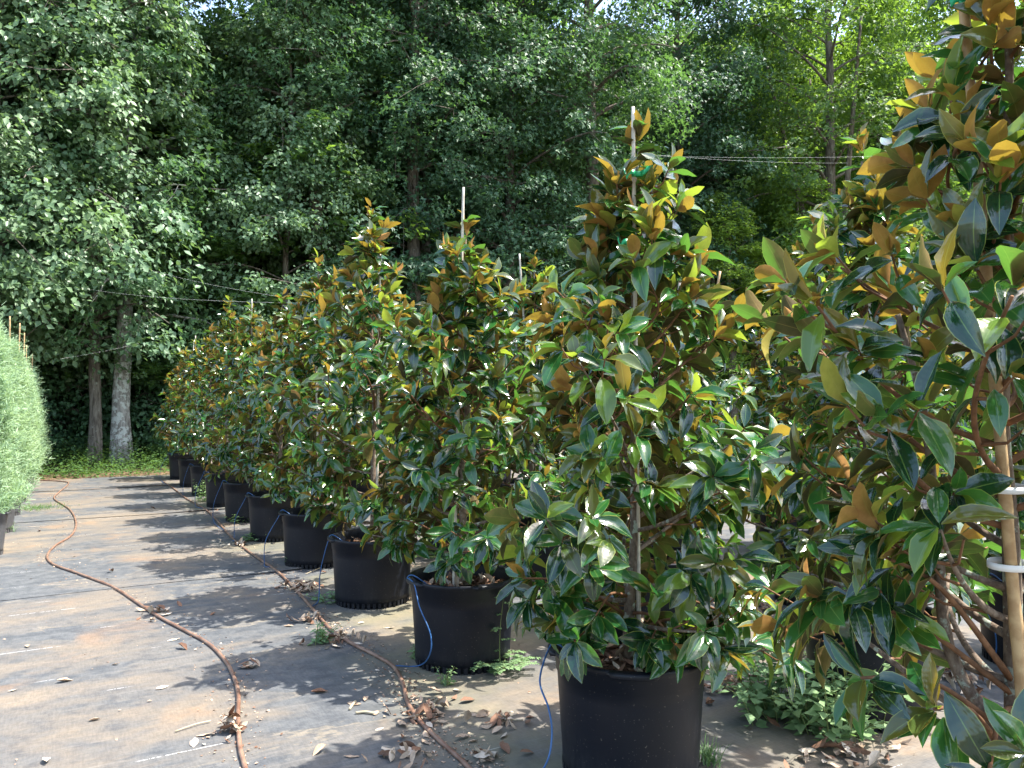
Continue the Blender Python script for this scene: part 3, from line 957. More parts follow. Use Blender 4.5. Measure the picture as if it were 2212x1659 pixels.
# ------------------------------------------------------------------ pots
def pot_parts(rtop=0.30, rbot=0.262, h=0.47):
    k = rtop / 0.30
    prof = [(0.0, 0.006), (rbot - 0.006, 0.006), (rbot - 0.004, 0.036), (rbot + 0.001, 0.038)]
    for t in np.linspace(0.1, 1, 7):
        prof.append((rbot + (rtop - 0.016 * k - rbot) * t, 0.04 + (h - 0.125) * t))
    prof += [(rtop - 0.012 * k, h - 0.082), (rtop - 0.008 * k, h - 0.030), (rtop - 0.003, h - 0.026), (rtop + 0.002, h - 0.012),
             (rtop + 0.001, h - 0.002), (rtop - 0.005, h), (rtop - 0.014, h - 0.002), (rtop - 0.018, h - 0.010), (rtop - 0.024, h - 0.03), (rtop - 0.030, h - 0.10)]
    body = MB(); body.add(*lathe(prof, 72))
    ribs = MB()
    nr = 44
    for i in range(nr):
        a = 2 * math.pi * i / nr
        ca, sa = math.cos(a), math.sin(a)
        hw = 0.0105 * k
        pts = []
        for (r_, s_, z_) in [(rbot - 0.012, -hw, 0.0), (rbot - 0.012, hw, 0.0), (rbot + 0.0005, hw, 0.0), (rbot + 0.0005, -hw, 0.0),
                             (rbot - 0.012, -hw, 0.0365), (rbot - 0.012, hw, 0.0365), (rbot + 0.0025, hw, 0.0365), (rbot + 0.0025, -hw, 0.0365)]:
            pts.append((r_ * ca - s_ * sa, r_ * sa + s_ * ca, z_))
        ribs.add(pts, [(0, 1, 2, 3)[::-1], (4, 5, 6, 7), (0, 1, 5, 4), (1, 2, 6, 5), (2, 3, 7, 6), (3, 0, 4, 7)])
    hand = MB()
    n = 14
    sec = [(rtop - 0.010, h - 0.024), (rtop + 0.016, h - 0.024), (rtop + 0.020, h - 0.017), (rtop + 0.020, h - 0.006), (rtop + 0.014, h - 0.001), (rtop - 0.004, h + 0.003)]
    V = []
    for i in range(n + 1):
        a = -0.36 + 0.72 * i / n
        e = min(1.0, min(i, n - i) / 2.0)
        for (r_, z_) in sec:
            rr = rtop - 0.006 + (r_ - rtop + 0.006) * e
            V.append((rr * math.cos(a), rr * math.sin(a), z_ if e == 1 else h - 0.012 + (z_ - h + 0.012) * e * 0.9))
    Fc = []
    ns = len(sec)
    for i in range(n):
        for j in range(ns):
            k2 = (j + 1) % ns
            Fc.append((i * ns + j, i * ns + k2, (i + 1) * ns + k2, (i + 1) * ns + j))
    hand.add(V, Fc)
    return body, ribs, hand


body, ribs, hand = pot_parts()
POT_ME = body.mesh('pot', [M['pot']]); RIB_ME = ribs.mesh('foot_ring', [M['pot']], False); HND_ME = hand.mesh('rim_handle', [M['pot']])
body, ribs, hand = pot_parts(0.215, 0.175, 0.40)
PG_ME = body.mesh('pot', [M['pot_grey']]); RG_ME = ribs.mesh('foot_ring', [M['pot_grey']], False); HG_ME = hand.mesh('rim_handle', [M['pot_grey']])


def soil_mesh(r, z, seedv):
    g = np.random.default_rng(seedv)
    V, T = [(0, 0, z + 0.02)], []
    nr, ns = 9, 32
    for i in range(1, nr + 1):
        for j in range(ns):
            a = 2 * math.pi * j / ns
            rr = r * i / nr
            V.append((rr * math.cos(a), rr * math.sin(a), z + 0.02 * (1 - i / nr) + g.normal(0, 0.006)))
    Fc = [(0, 1 + j, 1 + (j + 1) % ns) for j in range(ns)]
    for i in range(nr - 1):
        for j in range(ns):
            a = 1 + i * ns + j; b_ = 1 + i * ns + (j + 1) % ns
            Fc.append((a, b_, b_ + ns, a + ns)[::-1])
    mb = MB(); mb.add(V, [f[::-1] if len(f) == 4 else f for f in Fc])
    # chunks of bark
    for i in range(170):
        a = g.uniform(0, 6.28); rr = r * 0.96 * math.sqrt(g.random())
        c = np.array([rr * math.cos(a), rr * math.sin(a), z + 0.012 + 0.02 * (1 - rr / r)])
        s = g.uniform(0.006, 0.018)
        th = g.uniform(0, 6.28)
        ux = np.array([math.cos(th), math.sin(th), g.normal(0, 0.3)]) * s * g.uniform(1, 2.4)
        uy = np.array([-math.sin(th), math.cos(th), g.normal(0, 0.3)]) * s
        uz = np.array([0, 0, s * 0.4])
        pts = [c + ux, c + uy, c - ux, c - uy, c + uz * 1.5 + ux * .3, c - uz]
        mb.add(pts, [(0, 1, 4), (1, 2, 4), (2, 3, 4), (3, 0, 4)])
    return mb.mesh('potting_mulch', [M['soil']], False)


SOIL = [soil_mesh(0.272, 0.385, s) for s in (1, 2, 3)]
SOIL_G = soil_mesh(0.19, 0.335, 4)


def stake_mesh(z0, z1, dx, dy, r=0.009, mat='bamboo'):
    mb = MB()
    n = int((z1 - z0) / 0.05)
    pts, rad = [], []
    for i in range(n + 1):
        z = z0 + (z1 - z0) * i / n
        t = i / n
        pts.append((dx * t, dy * t, z)); rad.append(r * (1 - 0.25 * t) * (1.16 if i % 5 == 2 else 1.0))
    mb.add(*tube(pts, rad, 8))
    return mb.mesh('bamboo_stake', [M[mat]])


def band(center, r, h, mat, parent, name, tail=True, seedv=0):
    """a strip of tape wound round trunk and stake, with two loose ends"""
    g = np.random.default_rng(seedv)
    mb = MB()
    n = 18
    V = []
    for i in range(n):
        a = 2 * math.pi * i / n
        for dz in (-h / 2, h / 2):
            V.append((center[0] + r * 1.35 * math.cos(a), center[1] + r * math.sin(a), center[2] + dz + 0.003 * math.sin(a)))
    Fc = [(2 * i, 2 * ((i + 1) % n), 2 * ((i + 1) % n) + 1, 2 * i + 1) for i in range(n)]
    mb.add(V, Fc)
    if tail:
        for sgn in (-1, 1):
            V = []
            for i in range(5):
                t = i / 4
                x = center[0] + sgn * (0.012 + 0.045 * t); y = center[1] - r - 0.004 - 0.006 * t
                zz = center[2] + sgn * 0.01 * t + 0.018 * t * g.normal(0.3, 1)
                V += [(x, y, zz - h / 2), (x, y + 0.004, zz + h / 2)]
            mb.add(V, [(2 * i, 2 * i + 2, 2 * i + 3, 2 * i + 1) for i in range(4)])
    o = mb.build(name, M[mat], parent)
    md = o.modifiers.new('thickness', 'SOLIDIFY'); md.thickness = 0.0012
    return o


PLABEL = {
    0: 'nearest magnolia, cut off by the right edge, white bands on its lichened trunk',
    1: 'magnolia in the big pot at bottom centre, pale stake above its tip',
    2: 'magnolia in the second front row pot, with a ferny weed at its foot',
    3: 'magnolia in the third front row pot, with a tall thin leader above the row',
    4: 'magnolia in the fourth front row pot, green tape near its tip',
    5: 'magnolia in the fifth front row pot, blue tube looping over its left rim',
    6: 'magnolia in the sixth front row pot, with a white stake rising above its crown',
    7: 'magnolia in the seventh front row pot, a leafy weed at its left foot',
    8: 'magnolia in the eighth front row pot, mostly hidden by the seventh',
    9: 'magnolia in the ninth front row pot, two pale stake tips above its crown',
    10: 'farthest magnolia of the front row, its pot beside the end of the brown hose',
}
QLABEL = {0: 'magnolia behind the bushy weeds, its leader with green tape between the two big near magnolias',
          1: 'second row magnolia standing right behind the big bottom centre pot',
          2: 'second row magnolia whose stake tip shows between the second and first front magnolias'}
ROWN = {'Q': 'second', 'R': 'third', 'S': 'fourth'}
STAKES = {  # row,index: (top z, foot offset, top offset, material)
    ('P', 0): (2.32, (0.005, -0.045), (-0.115, -0.02), 'bamboo'),
    ('P', 1): (2.60, (0.035, -0.02), (0.02, -0.01), 'bamboo_pale'),
    ('P', 2): (2.64, (-0.05, -0.01), (0.0, 0.0), 'bamboo_pale'),
    ('P', 3): (2.52, (0.03, -0.02), (0.05, -0.02), 'bamboo_pale'),
    ('P', 4): (2.45, (0.03, 0.0), (-0.02, -0.02), 'bamboo_pale'),
    ('P', 6): (2.70, (0.03, 0.0), (0.02, 0.0), 'bamboo_pale'),
    ('P', 8): (2.50, (0.02, 0.0), (-0.03, 0.0), 'bamboo_pale'),
    ('P', 9): (2.58, (0.02, 0.0), (-0.04, 0.0), 'bamboo_pale'),
    ('P', 10): (2.60, (0.02, 0.0), (0.14, 0.0), 'bamboo_pale'),
    ('Q', 0): (2.40, (0.02, 0.0), (0.0, 0.0), 'bamboo'),
    ('Q', 1): (2.26, (0.02, 0.0), (0.40, 0.0), 'bamboo'),
    ('Q', 2): (2.62, (0.02, 0.0), (-0.13, 0.0), 'bamboo_pale'),
    ('R', 1): (2.5, (0.02, 0.0), (0.0, 0.0), 'bamboo'),
    ('R', 0): (2.3, (0.02, 0.0), (0.02, 0.0), 'bamboo'),
}
for ti, T_ in enumerate(TREES):
    row, i, x, y, H, RR, S_ = T_
    name = 'potted_magnolia'
    root = empty(name, (x, y, 0.006))
    if row == 'P':
        lab, grp = PLABEL[i], 'potted magnolias of the front row'
    else:
        lab = QLABEL.get(i) if row == 'Q' else None
        if lab is None:
            if row == 'R' and i == 1:
                lab = 'third row magnolia with yellow green top between the centre and right magnolias'
            elif row == 'R' and i == 0:
                lab = 'third row magnolia in the black pot at the right edge behind the lichened trunk'
            elif i < 8:
                lab = '%s magnolia of the %s row back, counted from the camera' % (ORD[i] if i else 'nearest', ROWN[row])
            else:
                lab = '%s magnolia of the %s row back, near the wood' % (ORD[i], ROWN[row])
        grp = 'potted magnolias of the rows behind'
    tag(root, lab, 'potted tree', grp)
    g = np.random.default_rng(900 + ti)
    rz = g.uniform(0, 6.28)
    face = math.atan2(-y, -x)
    pot = link('pot', POT_ME, root); pot.rotation_euler[2] = rz
    fr = link('foot_ring', RIB_ME, pot)
    for a in ((face + 0.05 - rz) if (row, i) == ('P', 1) else (face - rz + g.uniform(-0.6, 0.6)), ):
        for q_ in (0, math.pi / 2, math.pi, 3 * math.pi / 2):
            hd = link('rim_handle', HND_ME, pot); hd.rotation_euler[2] = a + q_
    so_ = link('potting_mulch', SOIL[ti % 3], root); so_.rotation_euler[2] = g.uniform(0, 6); so_['kind'] = 'stuff'
    # trunk and branches
    tp, tr_ = S_['trunk']
    mb = MB(); sp = smooth_path(tp, 3)
    mb.add(*tube(sp, np.interp(np.linspace(0, 1, len(sp)), np.linspace(0, 1, len(tr_)), tr_), 9))
    mb.build('trunk', M['mag_bark'], root)
    for (bp, br) in S_['branches']:
        mb = MB(); mb.add(*tube(bp, br, 6))
        mb.build('branch', M['mag_bark'] if br[0] > 0.0085 else M['mag_twig'], root)
    mb = MB()
    for tw in S_['twigs']:
        mb.add(*tube(tw, [0.0038, 0.003, 0.0022], 4, False))
    tw_o = mb.build('twigs', M['mag_twig'], root); tw_o['kind'] = 'stuff'
    # leaves
    p, a, n_, L, m = S_['leaves']
    sel = np.where(own == ti)[0]
    scr = score[sel]
    order = np.argsort(-scr)
    chosen = order[:300][scr[order[:300]] > 0]
    g2 = np.random.default_rng(3000 + ti)
    shape = g2.integers(0, NSH, len(L))
    Xa = np.cross(a, n_)
    for k in chosen:
        o = bpy.data.objects.new('leaf', LEAF_MESH[shape[k]][m[k]])
        s_ = L[k]
        o.matrix_basis = Matrix(((Xa[k, 0] * s_, a[k, 0] * s_, n_[k, 0] * s_, p[k, 0]), (Xa[k, 1] * s_, a[k, 1] * s_, n_[k, 1] * s_, p[k, 1]), (Xa[k, 2] * s_, a[k, 2] * s_, n_[k, 2] * s_, p[k, 2]), (0, 0, 0, 1)))
        col.objects.link(o)
        o.parent = root
    mask = np.ones(len(L), bool); mask[chosen] = False
    rest = np.where(mask)[0]
    use = HI if (row, i) in (('P', 0), ('P', 1), ('P', 2), ('Q', 0)) else LO
    Vs, Ts, Us, Ms = [], [], [], []
    off = 0
    for sh in range(NSH):
        r_ = rest[shape[rest] == sh]
        if not len(r_): continue
        v, t, uv = use[sh]
        VV = p[r_][:, None] + L[r_][:, None, None] * (v[None, :, 0:1] * Xa[r_][:, None] + v[None, :, 1:2] * a[r_][:, None] + v[None, :, 2:3] * n_[r_][:, None])
        TT = off + (np.arange(len(r_)) * len(v))[:, None, None] + t[None]
        Vs.append(VV.reshape(-1, 3)); Ts.append(TT.reshape(-1, 4)); Us.append(np.tile(uv, (len(r_), 1))); Ms.append(np.repeat(m[r_], len(t)))
        off += len(r_) * len(v)
    if Vs:
        fo = link('foliage', tri_mesh('foliage', np.concatenate(Vs), np.concatenate(Ts), MAG, np.concatenate(Ms), np.concatenate(Us), True), root)
        fo['kind'] = 'stuff'
    if (row, i) in STAKES:
        zt, f0, f1, mt = STAKES[(row, i)]
        so2 = link('bamboo_stake', stake_mesh(0.36, zt, f1[0] - f0[0], f1[1] - f0[1], 0.013 if (row, i) == ('P', 0) else 0.0095, mt), root, (f0[0], f0[1], 0))
    tapes = {('P', 0): [(-0.115, -0.05, 2.26)], ('P', 1): [(0.0, -0.09, 2.04), (0.03, -0.05, 2.32)], ('P', 2): [(-0.01, -0.01, 1.95)], ('P', 3): [(0.05, -0.02, 1.98)],
             ('P', 4): [(-0.02, -0.08, 2.36)], ('Q', 0): [(0.0, -0.08, 2.32)], ('Q', 2): [(-0.12, 0, 2.2)], ('P', 7): [(0, 0, 2.1)]}
    for c in tapes.get((row, i), []):
        band(c, 0.017, 0.020, 'green_tape', root, 'green_tape', True, ti)
    if (row, i) == ('P', 0):
        for zz in (0.70, 1.085, 1.245):
            tq = (zz - 0.4) / (H - 0.4)
            band((-0.10 * tq + 0.0, -0.02, zz), 0.032, 0.014, 'white_tape', root, 'white_tie', False, 3)

HOSE_A = [(-180, 1042), (0, 1038), (75, 1037), (138, 1040), (147, 1046), (124, 1066), (118, 1078), (150, 1100), (164, 1128), (155, 1155), (120, 1178), (102, 1200), (114, 1218), (165, 1237), (240, 1266), (290, 1297), (340, 1330), (400, 1362),
         (450, 1390), (485, 1425), (505, 1462), (515, 1500), (514, 1550), (518, 1610), (530, 1659), (560, 1760)]
HOSE_B = [(352, 1040), (375, 1055), (400, 1075), (440, 1098), (465, 1120), (490, 1150), (520, 1178), (560, 1207), (600, 1235), (640, 1275), (680, 1320), (715, 1360), (760, 1390), (810, 1415), (850, 1440), (870, 1475),
         (880, 1515), (905, 1555), (950, 1600), (1000, 1645), (1040, 1690), (1200, 1880)]

# dry leaf shapes --------------------------------------------------------
def dry_leaf(seedv):
    g = np.random.default_rng(seedv)
    v, t, uv = leaf_grid(4, 5, 700 + seedv)
    v = v.copy()
    v[:, 1] -= 0.5
    v[:, 2] *= 0.8
    v[:, 2] += g.uniform(0.1, 0.5) * v[:, 1] ** 2 + g.uniform(-0.3, 0.8) * np.abs(v[:, 0]) + g.normal(0, 0.012, len(v))
    v[:, 2] -= v[:, 2].min()
    return v, t, uv


DRY = [dry_leaf(i) for i in range(7)]
DRYM = [M['dry1'], M['dry2'], M['dry3']]
DRY_ME = [[tri_mesh('dry_leaf', v, t, [m], smooth=True) for m in DRYM] for (v, t, uv) in DRY]


def litter(name, c, r, n, label, seedv, pile=0.03, smin=0.05, smax=0.13):
    g = np.random.default_rng(seedv)
    Vs, Ts, Ms = [], [], []
    off = 0
    for k in range(n):
        v, t, uv = DRY[int(g.integers(0, 7))]
        s_ = g.uniform(smin, smax)
        rr = abs(g.normal(0, 0.5)) * r
        ph = g.uniform(0, 6.28)
        q = Matrix.Rotation(g.uniform(0, 6.28), 3, 'Z') @ Matrix.Rotation(g.normal(0, 0.45), 3, 'X') @ Matrix.Rotation(g.normal(0, 0.5) + (math.pi if g.random() < 0.5 else 0), 3, 'Y')
        VV = v @ np.array(q).T * s_
        VV[:, 2] -= VV[:, 2].min()
        VV += np.array([rr * math.cos(ph), rr * math.sin(ph), 0.009 + pile * max(0, 1 - rr / r) * g.random()])
        Vs.append(VV); Ts.append(t + off); Ms.append(np.full(len(t), int(g.choice([0, 0, 1, 1, 2]))))
        off += len(v)
    o = link(name, tri_mesh(name, np.concatenate(Vs), np.concatenate(Ts), DRYM, np.concatenate(Ms), smooth=True), None, (c[0], c[1], 0))
    return tag(o, label, 'leaf litter', 'heaps of dry fallen leaves', 'stuff')


piles = [((500, 1585), 0.10, 26, 'heap of curled dry leaves against the left hose near the bottom', 0.06),
         ((735, 1385), 0.17, 26, 'dry leaves gathered at the right hose left of the second pot', 0.03),
         ((655, 1275), 0.22, 60, 'wide scatter of dark dry leaves under the right hose by the third pot', 0.03),
         ((665, 1345), 0.13, 14, 'small scatter of reddish dry leaves beside the right hose', 0.02),
         ((925, 1545), 0.24, 34, 'pale and brown dry leaves strewn along the right hose', 0.03),
         ((1085, 1568), 0.14, 18, 'brown dry leaf bits left of the big bottom pot', 0.02),
         ((870, 1640), 0.20, 16, 'dry leaves at the bottom edge beside the right hose', 0.02),
         ((1040, 1650), 0.20, 16, 'dry leaves in the shade at the foot of the big bottom pot', 0.02),
         ((595, 1160), 0.10, 16, 'little heap of dry leaves between the fourth and fifth pots', 0.05),
         ((1590, 1500), 0.28, 60, 'dark dry leaves heaped right of the big bottom pot', 0.04),
         ((1600, 1310), 0.35, 70, 'dry leaves on the cloth between the second row pots', 0.03),
         ((1830, 1640), 0.35, 50, 'dry leaves in the shade below the bushy weeds', 0.03),
         ((2060, 1470), 0.35, 70, 'dry leaves behind the lichened trunk at the right', 0.03),
         ((1230, 1330), 0.4, 50, 'dry leaves on the cloth behind the second pot', 0.02),
         ((520, 1180), 0.12, 12, 'few dry leaves beside the hose by the sixth pot', 0.02),
         ((540, 1445), 0.06, 8, 'small clump of dark dry leaves right of the left hose bend', 0.03),
         ((340, 1325), 0.16, 12, 'crumbs of pale dry leaves along the middle of the left hose', 0.01)]
for k, ((px, py), r, n, lab, pl) in enumerate(piles):
    litter('leaf_litter', ground(px, py), r, int(n * 1.5), lab, 60 + k, pl, 0.025, 0.085)
g = np.random.default_rng(77)
singles = [(205, 1560), (375, 1386), (140, 1476), (27, 1496), (815, 1452), (790, 1515), (765, 1525), (395, 1405), (470, 1105), (290, 1105), (370, 1165), (330, 1345), (480, 1405), (700, 1240), (690, 1500),
           (545, 1430), (300, 1340), (1010, 1520), (1145, 1555), (985, 1495), (870, 1600), (820, 1580), (420, 1610), (100, 1650), (240, 1238), (160, 1205), (620, 1085), (330, 1100), (85, 1150), (1000, 1600), (760, 1640), (1090, 1625), (840, 1360), (780, 1350), (812, 1545), (690, 1630), (460, 1330), (350, 1490), (60, 1400), (250, 1440)]
for k, (px, py) in enumerate(singles):
    p = ground(px, py)
    mi = int(g.choice([0, 2, 0, 1]))
    o = bpy.data.objects.new('dry_leaf', DRY_ME[int(g.integers(0, 7))][mi])
    o.location = (p.x, p.y, 0.009)
    o.rotation_euler = (g.normal(0, 0.1), g.normal(0, 0.1), g.uniform(0, 6.28))
    s_ = g.uniform(0.035, 0.085)
    o.scale = (s_, s_, s_)
    col.objects.link(o)
    tag(o, 'dry fallen leaf lying by itself on the ground cloth', 'dry leaf', 'dry leaves lying singly on the ground cloth')
# leaf crumbs and dust bits over the whole aisle
g = np.random.default_rng(78)
P = []
for k in range(4200):
    wc = g.uniform(-6, 4); v = g.uniform(1.5, 15)
    x, y = row_xy(wc, v)
    if k > 1800:        # gathered against the hoses and round the first row of pots
        hp = (HOSE_A, HOSE_B, HOSE_B)[k % 3]
        j = int(g.integers(2, len(hp) - 2)); f_ = g.random()
        q_ = ground(hp[j][0] * (1 - f_) + hp[j + 1][0] * f_, hp[j][1] * (1 - f_) + hp[j + 1][1] * f_)
        x, y = q_.x + g.normal(0, 0.07), q_.y + g.normal(0, 0.07)
    P.append((x, y, 0.011))
P = np.array(P)
n = len(P)
N = np.stack([g.normal(0, 0.3, n), g.normal(0, 0.3, n), np.ones(n)], 1)
V, T = leaf_cloud(P, N, g.normal(0, 1, (n, 3)) * [1, 1, 0.1], g.uniform(0.005, 0.022, n), False)
tag(link('leaf_crumbs', tri_mesh('leaf_crumbs', V, T, DRYM, np.minimum(g.integers(0, 6, n * 2), 5) % 3 % 2 + (g.integers(0, 12, n * 2) == 0))), 'tiny crumbs of dry leaf strewn over the ground cloth', 'leaf crumbs', kind='stuff')

# dry leaves lying on the mulch inside the near pots
for (row, i) in (('P', 1), ('P', 2), ('Q', 0), ('P', 3)):
    T_ = [t for t in TREES if t[0] == row and t[1] == i][0]
    o = litter('leaf_litter', (T_[2], T_[3], 0), 0.25, 26, 'dry leaves lying on the mulch in the %s pot' % {('P', 1): 'big bottom centre', ('P', 2): 'second front row', ('Q', 0): 'weed hidden', ('P', 3): 'third front row'}[(row, i)], 90 + i, 0.02, 0.05, 0.1)
    o.location.z = 0.405

# ------------------------------------------------------------------ hoses
for pts, lab in ((HOSE_A, 'brown irrigation hose winding along the left side of the aisle'), (HOSE_B, 'brown irrigation hose running past the left of the front row pots')):
    mb = MB()
    q = smooth_path([tuple(ground(*p, 0.018)) for p in pts], 7)
    mb.add(*tube(q, 0.0098 * (1 + 0.05 * np.sin(np.arange(len(q)) * 1.7)), 10))
    tag(mb.build('irrigation_hose', M['hose']), lab, 'hose', 'brown irrigation hoses')
# fittings on the hose at the joint by the second pot
def tubep(pts, lab, r=0.0036):
    mb = MB()
    q = smooth_path([tuple(p) for p in pts], 7)
    mb.add(*tube(q, r, 7))
    return tag(mb.build('drip_tube', M['blue']), lab, 'drip tube', 'blue drip tubes feeding the pots')


def rim_pt(cx, cy, a, r, z):
    return (cx + r * math.cos(a), cy + r * math.sin(a), z)


def tree_xy(row, i):
    T_ = [t for t in TREES if t[0] == row and t[1] == i][0]
    return T_[2], T_[3]


x, y = tree_xy('P', 2)
tubep([ground(855, 1438, 0.02), ground(905, 1438, 0.016), at(928, 1415, y - 0.35), at(930, 1370, y - 0.35), at(906, 1310, y - 0.28), at(895, 1262, y - 0.2), rim_pt(x, y, 3.45, 0.312, 0.475), rim_pt(x, y, 3.5, 0.28, 0.488), rim_pt(x, y, 3.6, 0.20, 0.43)],
      'blue drip tube looping from the hose over the left rim of the second pot')
x, y = tree_xy('P', 1)
tubep([ground(1060, 1712, 0.02), ground(1120, 1720, 0.02), at(1177, 1655, y - 0.3), at(1192, 1590, y - 0.28), at(1185, 1530, y - 0.24), at(1166, 1470, y - 0.14), rim_pt(x, y, 3.2, 0.318, 0.47), rim_pt(x, y, 3.2, 0.285, 0.49), rim_pt(x, y, 3.4, 0.2, 0.43)],
      'blue drip tube hanging at the left side of the big bottom pot')
for i, (hx, hy) in ((3, (672, 1310)), (4, (585, 1224)), (5, (508, 1168)), (6, (487, 1147)), (7, (440, 1098)), (8, (410, 1080)), (10, (362, 1048))):
    x, y = tree_xy('P', i)
    h = ground(hx, hy, 0.018)
    a = 3.35
    g = np.random.default_rng(i)
    sw = g.uniform(0.03, 0.10)
    k0 = rim_pt(x, y, a, 0.34 + sw, 0.03); k1 = rim_pt(x, y, a, 0.33 + sw, 0.22); k2 = rim_pt(x, y, a + 0.1, 0.318, 0.43)
    tubep([h, ((h[0] + k0[0]) / 2, (h[1] + k0[1]) / 2 - 0.05, 0.016), k0, k1, k2, rim_pt(x, y, a + 0.12, 0.285, 0.49), rim_pt(x, y, a + 0.3, 0.2, 0.43)],
          'blue drip tube climbing over the rim of the %s front row pot' % ORD[i - 1])
x, y = tree_xy('Q', 0)
tubep([ground(1600, 1500, 0.02), ground(1660, 1470, 0.016), at(1697, 1420, y), at(1698, 1360, y), at(1703, 1318, y - 0.05), rim_pt(x, y, 3.4, 0.285, 0.50), rim_pt(x, y, 3.5, 0.2, 0.43)],
      'blue drip tube standing up beside the pot behind the bushy weeds')
x, y = tree_xy('R', 0)
tubep([ground(2150, 1430, 0.02), at(2150, 1370, y - 0.1), at(2118, 1290, y - 0.2), at(2105, 1250, y - 0.1), rim_pt(x, y, 3.3, 0.285, 0.50), rim_pt(x, y, 3.4, 0.2, 0.43)],
      'blue drip tube over the rim of the pot at the right edge')
mb = MB()
q = smooth_path([tuple(ground(a, b_, 0.018)) for a, b_ in ((1500, 1385), (1640, 1318), (1760, 1290), (1950, 1400), (2100, 1440), (2300, 1520))], 6)
mb.add(*tube(q, 0.0115, 8))
tag(mb.build('irrigation_hose', M['hose']), 'brown hose among the dry leaves between the rows behind', 'hose', 'brown irrigation hoses')

# ------------------------------------------------------------------ junipers
def juniper_mesh(seedv, H=1.72, RR=0.225):
    g = np.random.default_rng(seedv)
    ns = 3600
    t = g.random(ns) ** 1.1
    prof = np.interp(t, [0, 0.1, 0.35, 0.65, 0.88, 1], [0.80, 1.0, 0.98, 0.74, 0.36, 0.05]) * RR
    az = g.uniform(0, 6.28, ns)
    nc = 150
    ct, ca = g.random(nc), g.uniform(0, 6.28, nc)
    ci = g.integers(0, nc, ns)
    t = np.clip(np.where(g.random(ns) < 0.88, ct[ci] + g.normal(0, 0.028, ns), t), 0, 1)
    prof = np.interp(t, [0, 0.1, 0.35, 0.65, 0.88, 1], [0.95, 1.0, 0.88, 0.62, 0.30, 0.05]) * RR
    az = np.where(g.random(ns) < 0.88, ca[ci] + g.normal(0, 0.16, ns), az)
    lump = 1 + g.normal(0, 0.26, nc)[ci]
    rr = prof * lump * g.uniform(0.35, 1.0, ns) ** 0.45 * g.uniform(0.85, 1.12, ns)
    C = np.stack([np.cos(az) * rr, np.sin(az) * rr, 0.40 + t * H], 1)
    D = nrm(np.stack([np.cos(az), np.sin(az), g.uniform(0.6, 1.6, ns)], 1) + g.normal(0, 0.25, (ns, 3)))
    k = 11
    I = np.repeat(np.arange(ns), k)
    s = np.tile(np.linspace(0, 1, k), ns)
    Ls_ = g.uniform(0.07, 0.15, ns)
    Ls_[g.random(ns) < 0.06] *= 1.9
    L = np.repeat(Ls_, k)
    P = C[I] + D[I] * (s * L)[:, None]
    A = D[I] * 0.9 + g.normal(0, 0.55, (len(I), 3))
    N = g.normal(0, 1, (len(I), 3))
    sz = g.uniform(0.03, 0.065, len(I))
    N = nrm(N); A = A - N * (A * N).sum(1)[:, None]; A = nrm(A); Xv = np.cross(A, N)
    wv = 0.075
    V = np.stack([P - Xv * (sz * wv)[:, None], P + Xv * (sz * wv)[:, None], P + A * sz[:, None] + Xv * (sz * wv * .5)[:, None], P + A * sz[:, None] - Xv * (sz * wv * .5)[:, None]], 1).reshape(-1, 3)
    T = np.arange(len(V)).reshape(-1, 4)
    return tri_mesh('foliage', V, T, [M['juniper']])


JM = [juniper_mesh(1), juniper_mesh(2)]
JLAB = ['nearest juniper at the left edge, its grey pot half out of the picture', 'juniper second from the camera in the left row', 'juniper with the tallest stake against the dark wood at the left edge',
        'juniper fourth from the camera in the left row', 'juniper fifth from the camera in the left row', 'juniper sixth in the left row, with a thin brown stake', 'farthest juniper of the left row, rightmost against the dark wood']
jt = MB(); jt.add(*tube([(0, 0, 0.33), (0.01, 0, 1.2), (0, 0, 2.2)], [0.018, 0.012, 0.004], 7))
JT = jt.mesh('trunk', [M['mag_bark']])
JS = stake_mesh(0.33, 2.55, 0, 0, 0.011, 'bamboo')
for k in range(0, 7):
    x, y = -4.95 - 0.735 * k, 7.2 + 1.275 * k
    e = empty('potted_juniper', (x, y, 0.006))
    tag(e, JLAB[k] if k >= 0 else 'juniper just outside the left edge, only its feathery side showing', 'potted tree', 'junipers in grey pots in the left row')
    pot = link('pot', PG_ME, e); link('foot_ring', RG_ME, pot)
    for q_ in (0.4, 0.4 + math.pi):
        hd = link('rim_handle', HG_ME, pot); hd.rotation_euler[2] = q_
    s_ = link('potting_mulch', SOIL_G, e); s_['kind'] = 'stuff'
    link('trunk', JT, e)
    st = link('bamboo_stake', JS, e, (0.04, 0.02, 0)); st.rotation_euler = (random.uniform(-0.02, 0.02), random.uniform(-0.02, 0.02), 0)
    st.scale = (1, 1, [1, 0.98, 1.0, 0.99, 1.01, 1.0, 0.96, 0.93][k + 1])
    f = link('foliage', JM[k % 2], e); f.rotation_euler[2] = k * 1.7; f['kind'] = 'stuff'
    f.scale = (1, 1, [0.97, 1.0, 0.98, 1.0, 0.97, 0.93, 0.9, 0.95][k + 1])
    if k in (3,):
        mb = MB(); c0 = np.array([0.30, -0.24, 1.28]); 
        mb.add([c0, c0 + [0.035, 0.01, 0.0], c0 + [0.04, 0.014, 0.11], c0 + [0.008, 0.004, 0.11], c0 + [0, .002, 0], c0 + [0.035, 0.012, 0.0], c0 + [0.04, 0.016, 0.11], c0 + [0.008, 0.006, 0.11]],
               [(0, 1, 2, 3), (7, 6, 5, 4), (0, 4, 5, 1), (1, 5, 6, 2), (2, 6, 7, 3), (3, 7, 4, 0)])
        mb.build('plant_tag', M['white_tape'], e, smooth=False)

